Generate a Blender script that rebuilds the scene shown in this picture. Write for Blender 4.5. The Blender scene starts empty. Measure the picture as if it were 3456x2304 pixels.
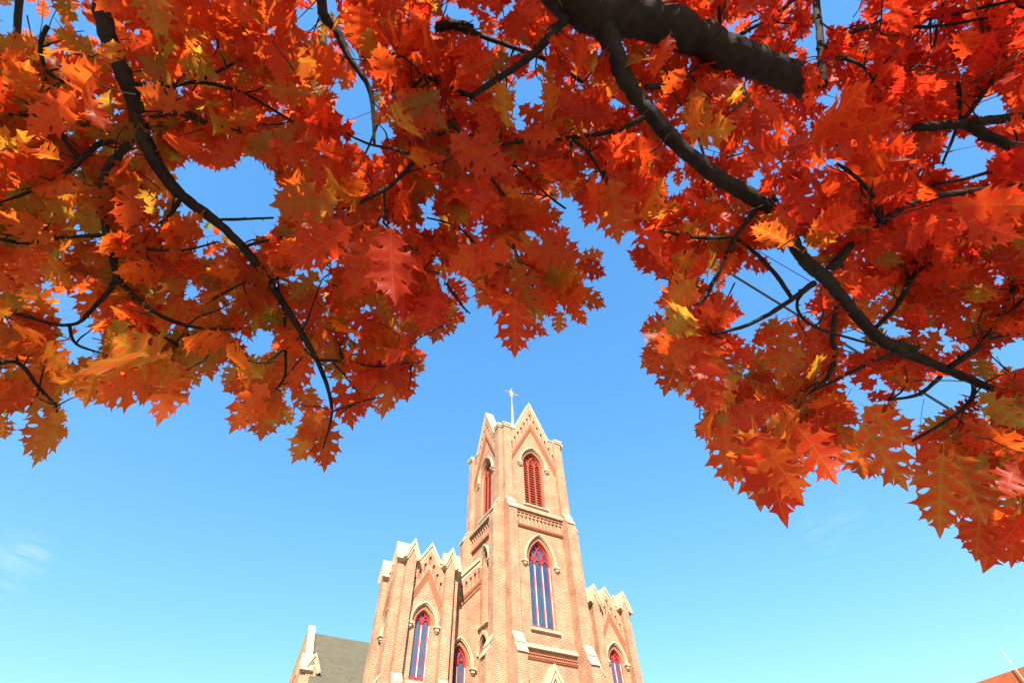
import bpy, math, random
import numpy as np
from mathutils import Vector, Matrix
from mathutils.geometry import tessellate_polygon

R = math.radians
scene = bpy.context.scene
random.seed(7)
rng = np.random.default_rng(7)

# ------------------------------------------------------------------ camera
PITCH, ROLL, AZ = R(52.2), R(-2.7), R(31.2)
FPX = 1640.0                       # focal length in pixels of the 3456-wide photograph
CAM = np.array([0.0, 0.0, 1.6])
_h = np.array([math.sin(AZ), math.cos(AZ), 0]); _r = np.array([math.cos(AZ), -math.sin(AZ), 0]); _u = np.array([0, 0, 1.0])
FW = _h * math.cos(PITCH) + _u * math.sin(PITCH)
_up = -_h * math.sin(PITCH) + _u * math.cos(PITCH)
CX = _r * math.cos(ROLL) + _up * math.sin(ROLL)
CY = _up * math.cos(ROLL) - _r * math.sin(ROLL)
cam_d = bpy.data.cameras.new("camera"); cam = bpy.data.objects.new("camera", cam_d)
scene.collection.objects.link(cam); scene.camera = cam
cam_d.sensor_width = 36.0; cam_d.lens = FPX / 3456 * 36.0
cam_d.clip_start = 0.05; cam_d.clip_end = 2000
cam.matrix_world = Matrix(((CX[0], CY[0], -FW[0], CAM[0]), (CX[1], CY[1], -FW[1], CAM[1]), (CX[2], CY[2], -FW[2], CAM[2]), (0, 0, 0, 1)))

# ------------------------------------------------------------------ light
SUN_EL = R(36)
SUN_AZ = math.atan2(-0.53, -0.85)              # azimuth from +Y towards +X
SUN = Vector((math.sin(SUN_AZ) * math.cos(SUN_EL), math.cos(SUN_AZ) * math.cos(SUN_EL), math.sin(SUN_EL)))
world = bpy.data.worlds.new("World"); scene.world = world; world.use_nodes = True
wn, wl = world.node_tree.nodes, world.node_tree.links
wn.clear()
sky = wn.new("ShaderNodeTexSky"); sky.sky_type = 'NISHITA'; sky.sun_disc = False
sky.sun_elevation = SUN_EL; sky.sun_rotation = SUN_AZ
sky.air_density = 1.0; sky.dust_density = 0.3; sky.ozone_density = 2.0
hs = wn.new("ShaderNodeHueSaturation"); hs.inputs['Saturation'].default_value = 1.8; hs.inputs['Hue'].default_value = 0.503
bg = wn.new("ShaderNodeBackground"); bg.inputs['Strength'].default_value = 0.15
wo = wn.new("ShaderNodeOutputWorld")
gm = wn.new("ShaderNodeGamma"); gm.inputs['Gamma'].default_value = 0.55
wl.new(sky.outputs[0], gm.inputs[0]); wl.new(gm.outputs[0], hs.inputs['Color']); # two faint wisps of cloud
tc = wn.new("ShaderNodeTexCoord"); wcol = hs.outputs[0]
for wx, wy, rad, amt in ((10, 1300, 3.2, 0.045), (75, 1275, 1.8, 0.03), (1890, 1215, 2.4, 0.018), (1950, 1180, 2.0, 0.014)):
    a, b = (wx*3456/2352 - 1728)/FPX, (wy*3456/2352 - 1152)/FPX; dv = FW + CX*a - CY*b; dv = dv/np.linalg.norm(dv)
    dp = wn.new("ShaderNodeVectorMath"); dp.operation = 'DOT_PRODUCT'; dp.inputs[1].default_value = tuple(dv); wl.new(tc.outputs['Generated'], dp.inputs[0])
    mr = wn.new("ShaderNodeMapRange"); mr.interpolation_type = 'SMOOTHSTEP'; mr.inputs[1].default_value = math.cos(R(rad)); mr.inputs[2].default_value = 1.0; mr.inputs[4].default_value = amt*2.2; wl.new(dp.outputs['Value'], mr.inputs[0])
    mp = wn.new("ShaderNodeMapping"); mp.inputs['Scale'].default_value = (16, 16, 110); wl.new(tc.outputs['Generated'], mp.inputs[0])
    nz = wn.new("ShaderNodeTexNoise"); nz.inputs['Scale'].default_value = 1.0; nz.inputs['Detail'].default_value = 5; wl.new(mp.outputs[0], nz.inputs['Vector'])
    mu = wn.new("ShaderNodeMath"); mu.operation = 'MULTIPLY'; nr_ = wn.new("ShaderNodeMapRange"); nr_.inputs[1].default_value = 0.38; nr_.inputs[2].default_value = 0.68; nr_.inputs[4].default_value = 1.6; wl.new(nz.outputs[0], nr_.inputs[0]); wl.new(mr.outputs[0], mu.inputs[0]); wl.new(nr_.outputs[0], mu.inputs[1])
    mxw = wn.new("ShaderNodeMix"); mxw.data_type = 'RGBA'; wl.new(mu.outputs[0], mxw.inputs[0]); wl.new(wcol, mxw.inputs[6]); mxw.inputs[7].default_value = (1.9, 2.0, 2.2, 1); wcol = mxw.outputs[2]
wl.new(wcol, bg.inputs[0]); wl.new(bg.outputs[0], wo.inputs[0])
sl = bpy.data.lights.new("sun", 'SUN'); sl.energy = 3.0; sl.angle = R(0.5); sl.color = (1.0, 0.93, 0.82)
so = bpy.data.objects.new("sun", sl); scene.collection.objects.link(so)
so.rotation_euler = SUN.to_track_quat('Z', 'Y').to_euler()
scene.view_settings.view_transform = 'Standard'; scene.view_settings.look = 'None'
scene.view_settings.exposure = 2.1; scene.view_settings.gamma = 1.0
scene.view_settings.use_curve_mapping = False
scene.cycles.diffuse_bounces = 7; scene.cycles.max_bounces = 12

# ------------------------------------------------------------------ materials
def new_mat(name):
    m = bpy.data.materials.new(name); m.use_nodes = True
    nt = m.node_tree; nt.nodes.clear()
    out = nt.nodes.new("ShaderNodeOutputMaterial")
    return m, nt, out

def N(nt, t, **kw):
    n = nt.nodes.new(t)
    for k, v in kw.items():
        if k in n.inputs: n.inputs[k].default_value = v
        else: setattr(n, k, v)
    return n

def math_node(nt, op, a, b=None, c=None):
    n = nt.nodes.new("ShaderNodeMath"); n.operation = op
    for i, v in enumerate((a, b, c)):
        if v is None: continue
        if isinstance(v, (int, float)): n.inputs[i].default_value = v
        else: nt.links.new(v, n.inputs[i])
    return n.outputs[0]

def mix_col(nt, fac, a, b, mode='MIX'):
    n = nt.nodes.new("ShaderNodeMix"); n.data_type = 'RGBA'; n.blend_type = mode
    for sock, v in ((n.inputs[0], fac), (n.inputs[6], a), (n.inputs[7], b)):
        if isinstance(v, (int, float)): sock.default_value = v
        elif isinstance(v, tuple): sock.default_value = (*v, 1)
        else: nt.links.new(v, sock)
    return n.outputs[2]

def wall_uv(nt):
    """wall coordinates: horizontal run along the wall, height"""
    geo = nt.nodes.new("ShaderNodeNewGeometry")
    sp = nt.nodes.new("ShaderNodeSeparateXYZ"); nt.links.new(geo.outputs['Position'], sp.inputs[0])
    sn = nt.nodes.new("ShaderNodeSeparateXYZ"); nt.links.new(geo.outputs['True Normal'], sn.inputs[0])
    side = math_node(nt, 'GREATER_THAN', math_node(nt, 'ABSOLUTE', sn.outputs[0]), 0.6)
    mx = nt.nodes.new("ShaderNodeMix"); nt.links.new(side, mx.inputs[0]); nt.links.new(sp.outputs[0], mx.inputs[2]); nt.links.new(sp.outputs[1], mx.inputs[3])
    cb = nt.nodes.new("ShaderNodeCombineXYZ"); nt.links.new(mx.outputs[0], cb.inputs[0]); nt.links.new(sp.outputs[2], cb.inputs[1])
    return cb.outputs[0], geo.outputs['Position']

def brick_mat(name, c1, c2, mortar, stain=0.32):
    m, nt, out = new_mat(name)
    uv, pos = wall_uv(nt)
    b = N(nt, "ShaderNodeTexBrick", **{'Color1': (*c1, 1), 'Color2': (*c2, 1), 'Mortar': (*mortar, 1), 'Scale': 1.0, 'Mortar Size': 0.008,
                                        'Mortar Smooth': 0.3, 'Bias': -0.1, 'Brick Width': 0.215, 'Row Height': 0.0716})
    nt.links.new(uv, b.inputs['Vector'])
    no = N(nt, "ShaderNodeTexNoise", Scale=1.3, Detail=5.0, Roughness=0.6); nt.links.new(pos, no.inputs['Vector'])
    rm = N(nt, "ShaderNodeMapRange"); rm.inputs[1].default_value = 0.35; rm.inputs[2].default_value = 0.7; rm.inputs[3].default_value = 1.0 - stain; rm.inputs[4].default_value = 1.0 + stain * 0.4
    nt.links.new(no.outputs[0], rm.inputs[0])
    n2 = N(nt, "ShaderNodeTexNoise", Scale=9.0, Detail=3.0); nt.links.new(uv, n2.inputs['Vector'])
    r2 = N(nt, "ShaderNodeMapRange"); r2.inputs[1].default_value = 0.3; r2.inputs[2].default_value = 0.7; r2.inputs[3].default_value = 0.82; r2.inputs[4].default_value = 1.12
    nt.links.new(n2.outputs[0], r2.inputs[0])
    f = math_node(nt, 'MULTIPLY', rm.outputs[0], r2.outputs[0])
    cb = nt.nodes.new("ShaderNodeCombineColor")
    for i in range(3): nt.links.new(f, cb.inputs[i])
    col = mix_col(nt, 1.0, b.outputs['Color'], cb.outputs[0], 'MULTIPLY')
    bump = N(nt, "ShaderNodeBump", Strength=0.35, Distance=0.006); nt.links.new(b.outputs['Fac'], bump.inputs['Height']); bump.invert = True
    p = N(nt, "ShaderNodeBsdfPrincipled", Roughness=0.85); p.inputs['Specular IOR Level'].default_value = 0.2
    nt.links.new(col, p.inputs['Base Color']); nt.links.new(bump.outputs[0], p.inputs['Normal']); nt.links.new(p.outputs[0], out.inputs[0])
    return m

def plain_mat(name, c, rough=0.6, var=0.15, scale=4.0, spec=0.3, metal=0.0, bump=0.0):
    m, nt, out = new_mat(name)
    geo = nt.nodes.new("ShaderNodeNewGeometry")
    no = N(nt, "ShaderNodeTexNoise", Scale=scale, Detail=6.0, Roughness=0.6); nt.links.new(geo.outputs['Position'], no.inputs['Vector'])
    r = N(nt, "ShaderNodeMapRange"); r.inputs[1].default_value = 0.3; r.inputs[2].default_value = 0.7; r.inputs[3].default_value = 0; r.inputs[4].default_value = 1
    nt.links.new(no.outputs[0], r.inputs[0])
    col = mix_col(nt, r.outputs[0], tuple(x * (1 - var) for x in c), tuple(min(1, x * (1 + var * 0.5)) for x in c))
    p = N(nt, "ShaderNodeBsdfPrincipled", Roughness=rough, Metallic=metal); p.inputs['Specular IOR Level'].default_value = spec
    nt.links.new(col, p.inputs['Base Color'])
    if bump:
        bp = N(nt, "ShaderNodeBump", Strength=0.6, Distance=bump); nt.links.new(no.outputs[0], bp.inputs['Height']); nt.links.new(bp.outputs[0], p.inputs['Normal'])
    nt.links.new(p.outputs[0], out.inputs[0])
    return m

def glass_mat(name, c1, c2, lead, spec=0.5):
    m, nt, out = new_mat(name)
    uv, pos = wall_uv(nt)
    s = nt.nodes.new("ShaderNodeSeparateXYZ"); nt.links.new(uv, s.inputs[0])
    d = None
    for sg in (1, -1):
        w = math_node(nt, 'MULTIPLY_ADD', s.outputs[0], sg * 1.7, s.outputs[1])
        fr = math_node(nt, 'FRACT', math_node(nt, 'DIVIDE', w, 0.15))
        e = math_node(nt, 'GREATER_THAN', math_node(nt, 'ABSOLUTE', math_node(nt, 'SUBTRACT', fr, 0.5)), 0.44)
        d = e if d is None else math_node(nt, 'MAXIMUM', d, e)
    no = N(nt, "ShaderNodeTexNoise", Scale=1.6, Detail=3.0); nt.links.new(pos, no.inputs['Vector'])
    r = N(nt, "ShaderNodeMapRange"); r.inputs[1].default_value = 0.35; r.inputs[2].default_value = 0.65; nt.links.new(no.outputs[0], r.inputs[0])
    c = mix_col(nt, r.outputs[0], c1, c2)
    v = N(nt, "ShaderNodeTexVoronoi", Scale=7.0); nt.links.new(pos, v.inputs['Vector'])
    c = mix_col(nt, 0.25, c, v.outputs['Color'], 'MULTIPLY')
    col = mix_col(nt, math_node(nt, 'MULTIPLY', d, 0.55), c, lead)
    p = N(nt, "ShaderNodeBsdfPrincipled", Roughness=0.18); p.inputs['Specular IOR Level'].default_value = spec
    nt.links.new(col, p.inputs['Base Color']); nt.links.new(p.outputs[0], out.inputs[0])
    return m

BRICK = brick_mat("orange_brick", (0.44, 0.188, 0.094), (0.36, 0.146, 0.071), (0.56, 0.44, 0.30))
BRICK_RED = plain_mat("moulded_red_brick", (0.35, 0.125, 0.058), 0.8, 0.3, 14.0)
STONE = plain_mat("cream_stone", (0.45, 0.365, 0.225), 0.75, 0.22, 3.0, bump=0.004)
STONE_GREY = plain_mat("weathered_stone", (0.33, 0.25, 0.16), 0.85, 0.25, 4.0, bump=0.004)
RED = plain_mat("red_paint", (0.50, 0.032, 0.024), 0.35, 0.12, 6.0)
LOUVRE = plain_mat("faded_red_louvre", (0.36, 0.066, 0.032), 0.6, 0.2, 8.0)
SHEEN = plain_mat("pale_sheen", (0.72, 0.42, 0.34), 0.4, 0.15, 8.0)  # bright gloss on the red frames, put into a pale colour
DARK = plain_mat("dark_void", (0.012, 0.011, 0.012), 0.9, 0.1)
GLASS_BLUE = glass_mat("blue_stained_glass", (0.010, 0.028, 0.11), (0.02, 0.07, 0.12), (0.18, 0.22, 0.30), spec=0.3)
GLASS_PALE = glass_mat("pale_leaded_glass", (0.05, 0.065, 0.13), (0.08, 0.09, 0.13), (0.17, 0.18, 0.23), spec=0.4)
METAL = plain_mat("pale_painted_metal", (0.42, 0.42, 0.38), 0.35, 0.1)
GOLD = plain_mat("gilded_rays", (0.70, 0.55, 0.12), 0.35, 0.1, metal=0.4)
GUTTER_SHADE = plain_mat("gutter_shade", (0.03, 0.03, 0.045), 0.5, 0.2)  # near-black colour carries the shade beside the transept buttress
BARK = None
def bark_mat():
    m, nt, out = new_mat("oak_bark")
    geo = nt.nodes.new("ShaderNodeNewGeometry")
    no = N(nt, "ShaderNodeTexNoise", Scale=22.0, Detail=8.0, Roughness=0.7); nt.links.new(geo.outputs['Position'], no.inputs['Vector'])
    n2 = N(nt, "ShaderNodeTexNoise", Scale=6.0, Detail=4.0); nt.links.new(geo.outputs['Position'], n2.inputs['Vector'])
    r = N(nt, "ShaderNodeMapRange"); r.inputs[1].default_value = 0.35; r.inputs[2].default_value = 0.7; nt.links.new(no.outputs[0], r.inputs[0])
    c = mix_col(nt, r.outputs[0], (0.008, 0.006, 0.004), (0.036, 0.027, 0.018))
    r2 = N(nt, "ShaderNodeMapRange"); r2.inputs[1].default_value = 0.5; r2.inputs[2].default_value = 0.68; nt.links.new(n2.outputs[0], r2.inputs[0])
    c = mix_col(nt, math_node(nt, 'MULTIPLY', r2.outputs[0], 0.6), c, (0.02, 0.026, 0.009))
    b = N(nt, "ShaderNodeBump", Strength=0.9, Distance=0.012); nt.links.new(no.outputs[0], b.inputs['Height'])
    p = N(nt, "ShaderNodeBsdfPrincipled", Roughness=0.8); p.inputs['Specular IOR Level'].default_value = 0.25
    nt.links.new(c, p.inputs['Base Color']); nt.links.new(b.outputs[0], p.inputs['Normal']); nt.links.new(p.outputs[0], out.inputs[0])
    return m
BARK = bark_mat()

def roof_mat():
    m, nt, out = new_mat("olive_shingles")
    geo = nt.nodes.new("ShaderNodeNewGeometry")
    b = N(nt, "ShaderNodeTexBrick", **{'Color1': (0.115, 0.105, 0.068, 1), 'Color2': (0.085, 0.083, 0.062, 1), 'Mortar': (0.10, 0.095, 0.06, 1), 'Scale': 1.0,
                                        'Mortar Size': 0.008, 'Brick Width': 0.3, 'Row Height': 0.14})
    sp = nt.nodes.new("ShaderNodeSeparateXYZ"); nt.links.new(geo.outputs['Position'], sp.inputs[0])
    cb = nt.nodes.new("ShaderNodeCombineXYZ"); nt.links.new(sp.outputs[0], cb.inputs[0]); nt.links.new(sp.outputs[2], cb.inputs[1])
    nt.links.new(cb.outputs[0], b.inputs['Vector'])
    no = N(nt, "ShaderNodeTexNoise", Scale=2.2, Detail=7.0, Roughness=0.65); nt.links.new(geo.outputs['Position'], no.inputs['Vector'])
    r = N(nt, "ShaderNodeMapRange"); r.inputs[1].default_value = 0.3; r.inputs[2].default_value = 0.7; nt.links.new(no.outputs[0], r.inputs[0])
    c = mix_col(nt, math_node(nt, 'MULTIPLY', r.outputs[0], 0.5), b.outputs['Color'], (0.13, 0.10, 0.065))
    p = N(nt, "ShaderNodeBsdfPrincipled", Roughness=0.9); p.inputs['Specular IOR Level'].default_value = 0.15
    nt.links.new(c, p.inputs['Base Color']); nt.links.new(p.outputs[0], out.inputs[0])
    return m
ROOF = roof_mat()

def leaf_mat():
    m, nt, out = new_mat("autumn_oak_leaf")
    a1 = nt.nodes.new("ShaderNodeAttribute"); a1.attribute_name = "leaf_uv"
    a2 = nt.nodes.new("ShaderNodeAttribute"); a2.attribute_name = "leaf_tone"
    s1 = nt.nodes.new("ShaderNodeSeparateXYZ"); nt.links.new(a1.outputs['Vector'], s1.inputs[0])
    s2 = nt.nodes.new("ShaderNodeSeparateXYZ"); nt.links.new(a2.outputs['Vector'], s2.inputs[0])
    u, v, rnd = s1.outputs
    hue, green, age = s2.outputs
    au = math_node(nt, 'ABSOLUTE', u)
    w = math_node(nt, 'MULTIPLY_ADD', au, -0.65, v)
    fr = math_node(nt, 'FRACT', math_node(nt, 'MULTIPLY_ADD', w, 5.0, 0.4))
    dl = math_node(nt, 'MULTIPLY', math_node(nt, 'ABSOLUTE', math_node(nt, 'SUBTRACT', fr, 0.5)), 0.17)
    dv = math_node(nt, 'MINIMUM', dl, au)                                     # distance to the nearest vein
    thin = math_node(nt, 'LESS_THAN', dv, math_node(nt, 'MULTIPLY_ADD', au, -0.012, 0.0065))
    soft = math_node(nt, 'POWER', 2.718, math_node(nt, 'MULTIPLY', dv, -26.0))
    cv = nt.nodes.new("ShaderNodeCombineXYZ"); nt.links.new(u, cv.inputs[0]); nt.links.new(v, cv.inputs[1]); nt.links.new(math_node(nt, 'MULTIPLY', rnd, 40.0), cv.inputs[2])
    no = N(nt, "ShaderNodeTexNoise", Scale=5.0, Detail=4.0, Roughness=0.6); nt.links.new(cv.outputs[0], no.inputs['Vector'])
    ns = N(nt, "ShaderNodeTexNoise", Scale=22.0, Detail=2.0); nt.links.new(cv.outputs[0], ns.inputs['Vector'])
    rp = nt.nodes.new("ShaderNodeValToRGB"); cr = rp.color_ramp
    cr.elements[0].position = 0.0; cr.elements[0].color = (0.66, 0.018, 0.008, 1)
    cr.elements[1].position = 1.0; cr.elements[1].color = (0.86, 0.32, 0.025, 1)
    e = cr.elements.new(0.35); e.color = (0.80, 0.062, 0.009, 1)
    e = cr.elements.new(0.65); e.color = (0.80, 0.145, 0.012, 1)
    hv = math_node(nt, 'ADD', hue, math_node(nt, 'MULTIPLY', math_node(nt, 'SUBTRACT', no.outputs[0], 0.5), 0.55))
    nt.links.new(hv, rp.inputs[0])
    gm = math_node(nt, 'MULTIPLY', green, math_node(nt, 'ADD', math_node(nt, 'MULTIPLY', soft, 0.75), math_node(nt, 'MULTIPLY', math_node(nt, 'SUBTRACT', green, 0.55), 0.9)))
    gm = math_node(nt, 'MAXIMUM', math_node(nt, 'MINIMUM', gm, 1.0), 0.0)
    col = mix_col(nt, gm, rp.outputs[0], (0.30, 0.36, 0.03))
    spot = math_node(nt, 'MULTIPLY', math_node(nt, 'GREATER_THAN', ns.outputs[0], 0.68), math_node(nt, 'MULTIPLY', age, 0.7))
    col = mix_col(nt, spot, col, (0.25, 0.05, 0.02))
    col = mix_col(nt, math_node(nt, 'MULTIPLY', thin, 0.20), col, (0.86, 0.42, 0.06))
    vf = N(nt, 'ShaderNodeMapRange'); vf.inputs[3].default_value = 0.80; vf.inputs[4].default_value = 1.15; nt.links.new(math_node(nt, 'FRACT', math_node(nt, 'MULTIPLY', rnd, 17.3)), vf.inputs[0])
    cc = nt.nodes.new('ShaderNodeCombineColor')
    for i in range(3): nt.links.new(vf.outputs[0], cc.inputs[i])
    col = mix_col(nt, 1.0, col, cc.outputs[0], 'MULTIPLY')
    refl = mix_col(nt, 1.0, col, (0.60, 0.60, 0.45), 'MULTIPLY')
    refl = mix_col(nt, 0.008, refl, (0.6, 0.35, 0.25))
    df = N(nt, "ShaderNodeBsdfDiffuse", Roughness=0.4); nt.links.new(refl, df.inputs[0])
    tr = N(nt, "ShaderNodeBsdfTranslucent"); nt.links.new(col, tr.inputs[0])
    mx = N(nt, "ShaderNodeMixShader", Fac=0.62); nt.links.new(df.outputs[0], mx.inputs[1]); nt.links.new(tr.outputs[0], mx.inputs[2])
    gl = N(nt, "ShaderNodeBsdfGlossy", Roughness=0.38); gl.inputs[0].default_value = (1, 1, 1, 1)
    m2 = N(nt, "ShaderNodeMixShader", Fac=0.008); nt.links.new(mx.outputs[0], m2.inputs[1]); nt.links.new(gl.outputs[0], m2.inputs[2])
    nt.links.new(m2.outputs[0], out.inputs[0])
    return m
LEAF = leaf_mat()

# ------------------------------------------------------------------ mesh helpers
class Frame:
    """a wall's own axes: u runs to the right as seen from outside, z up, d outwards"""
    def __init__(self, o, k=0):
        self.o = Vector(o)
        c, s = math.cos(-k * math.pi / 2), math.sin(-k * math.pi / 2)
        # k = 0 front (-Y), 1 left (-X), 2 back, 3 right
        self.U = Vector((round(c), round(s), 0)); self.D = Vector((round(s), -round(c), 0))
    def p(self, u, z, d): return self.o + self.U * u + self.D * d + Vector((0, 0, z))

class MB:
    def __init__(self): self.v = []; self.f = []
    def add(self, vs, fs):
        n = len(self.v); self.v += [tuple(x) for x in vs]; self.f += [tuple(i + n for i in f) for f in fs]
    def prism(self, fr, poly, d0, d1, holes=(), back=False, hole_back=None):
        """polygon (u,z) extruded from d0 to d1 (front), with openings"""
        if area(poly) < 0: poly = poly[::-1]
        loops = [poly] + [h if area(h) < 0 else h[::-1] for h in holes]
        flat = [p for l in loops for p in l]
        tris = tessellate_polygon([[Vector((p[0], p[1], 0)) for p in l] for l in loops])
        vs = [fr.p(u, z, d1) for u, z in flat]; fs = []
        for t in tris:
            a, b, c = (flat[i] for i in t)
            cr = (b[0]-a[0])*(c[1]-a[1]) - (b[1]-a[1])*(c[0]-a[0])
            if abs(cr) < 1e-12: continue
            fs.append(tuple(t) if cr > 0 else tuple(t[::-1]))
        n = len(flat)
        vs += [fr.p(u, z, d0) for u, z in flat]
        if back: fs += [tuple(i + n for i in f[::-1]) for f in list(fs)]
        k = 0
        for l in loops:
            m = len(l)
            for i in range(m):
                a, b = k + i, k + (i + 1) % m
                fs.append((a, a + n, b + n, b))
            k += m
        self.add(vs, fs)
    def box(self, fr, u0, u1, z0, z1, d0, d1):
        self.prism(fr, [(u0, z0), (u1, z0), (u1, z1), (u0, z1)], d0, d1, back=True)
    def ribbon(self, fr, pts, w, d0, d1, side=0.0, closed=False):
        """band along a path in the wall plane; side -1..1 shifts it off the path"""
        m = len(pts); P = [Vector((p[0], p[1])) for p in pts]; L = []; Rr = []
        for i in range(m):
            a = P[(i - 1) % m] if (closed or i > 0) else None
            c = P[(i + 1) % m] if (closed or i < m - 1) else None
            t1 = (P[i] - a).normalized() if a is not None else None
            t2 = (c - P[i]).normalized() if c is not None else None
            if t1 is None: t1 = t2
            if t2 is None: t2 = t1
            n1 = Vector((-t1.y, t1.x)); n2 = Vector((-t2.y, t2.x)); b = (n1 + n2)
            if b.length < 1e-5: b = n1
            b.normalize(); k = 1 / max(0.35, b.dot(n1))
            L.append(P[i] + b * k * w * (0.5 + side * 0.5)); Rr.append(P[i] + b * k * w * (-0.5 + side * 0.5))
        vs = [fr.p(x, y, d1) for x, y in L] + [fr.p(x, y, d1) for x, y in Rr] + [fr.p(x, y, d0) for x, y in L] + [fr.p(x, y, d0) for x, y in Rr]
        fs = []
        for i in range(m if closed else m - 1):
            j = (i + 1) % m
            fs += [(m + i, m + j, j, i), (i, j, 2*m + j, 2*m + i), (3*m + i, 3*m + j, m + j, m + i), (2*m + i, 2*m + j, 3*m + j, 3*m + i)]
        if not closed:
            fs += [(0, 2*m, 3*m, m), (m-1, 2*m-1, 4*m-1, 3*m-1)]
        self.add(vs, fs)
    def profile(self, fr, prof, u0, u1):
        """profile (d,z) swept along u"""
        n = len(prof)
        vs = [fr.p(u0, z, d) for d, z in prof] + [fr.p(u1, z, d) for d, z in prof]
        fs = [(i, (i+1) % n, n + (i+1) % n, n + i) for i in range(n)] + [tuple(range(n))[::-1], tuple(range(n, 2*n))]
        self.add(vs, fs)
    def tube(self, pts, rad, seg=8, cap=True):
        pts = [Vector(p) for p in pts]; m = len(pts); vs = []; fs = []
        ref = None
        for i, p in enumerate(pts):
            t = (pts[min(i+1, m-1)] - pts[max(i-1, 0)]).normalized()
            if ref is None:
                ref = t.cross(Vector((0, 0, 1)))
                if ref.length < 1e-3: ref = t.cross(Vector((0, 1, 0)))
            ref = (ref - t * ref.dot(t)).normalized(); bn = t.cross(ref)
            for k in range(seg):
                a = 2*math.pi*k/seg
                vs.append(p + (ref*math.cos(a) + bn*math.sin(a)) * rad[i])
        for i in range(m-1):
            for k in range(seg):
                fs.append((i*seg+k, i*seg+(k+1) % seg, (i+1)*seg+(k+1) % seg, (i+1)*seg+k))
        if cap: fs += [tuple(range(seg))[::-1], tuple(range((m-1)*seg, m*seg))]
        self.add(vs, fs)
    def build(self, name, mat, parent=None, smooth=False, fix=True):
        me = bpy.data.meshes.new(name); me.from_pydata(self.v, [], self.f); me.update()
        if fix:
            import bmesh
            bm = bmesh.new(); bm.from_mesh(me); bmesh.ops.recalc_face_normals(bm, faces=bm.faces); bm.to_mesh(me); bm.free()
        me.materials.append(mat)
        if smooth: me.polygons.foreach_set('use_smooth', [True]*len(me.polygons))
        o = bpy.data.objects.new(name, me); scene.collection.objects.link(o)
        if parent: link_to(o, parent)
        return o

def link_to(o, parent):
    o.parent = parent; o.matrix_parent_inverse = world_of(parent).inverted()
def world_of(o):
    m = o.matrix_basis
    return world_of(o.parent) @ o.matrix_parent_inverse @ m if o.parent else m

def area(p): return 0.5 * sum(p[i][0]*p[(i+1) % len(p)][1] - p[(i+1) % len(p)][0]*p[i][1] for i in range(len(p)))

def thing(name, label, cat, loc):
    e = bpy.data.objects.new(name, None); scene.collection.objects.link(e); e.location = loc; e.empty_display_size = 0.3
    e['label'] = label; e['category'] = cat
    return e

def arch(u, a, z0, zs, za, n=10):
    """pointed opening, anticlockwise from bottom left"""
    h = za - zs; c0 = (h*h - a*a) / (2*a); r = a + c0; th = math.atan2(h, c0)
    pts = [(u - a, z0), (u + a, z0)]
    pts += [(u - c0 + r*math.cos(th*i/n), zs + r*math.sin(th*i/n)) for i in range(n + 1)]
    pts += [(u + c0 - r*math.cos(th*i/n), zs + r*math.sin(th*i/n)) for i in range(n - 1, -1, -1)]
    return pts
def arch_line(u, a, zs, za, n=12):
    h = za - zs; c0 = (h*h - a*a) / (2*a); r = a + c0; th = math.atan2(h, c0)
    return [(u - a, zs)] + [(u + c0 - r*math.cos(th*i/n), zs + r*math.sin(th*i/n)) for i in range(1, n + 1)] + \
           [(u - c0 + r*math.cos(th*i/n), zs + r*math.sin(th*i/n)) for i in range(n - 1, -1, -1)]
def niche(u, a, z0, z1):
    """small round-headed blind opening"""
    return [(u - a, z0), (u + a, z0)] + [(u + a*math.cos(t*math.pi/6), z1 + a*math.sin(t*math.pi/6)) for t in range(7)]

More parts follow.
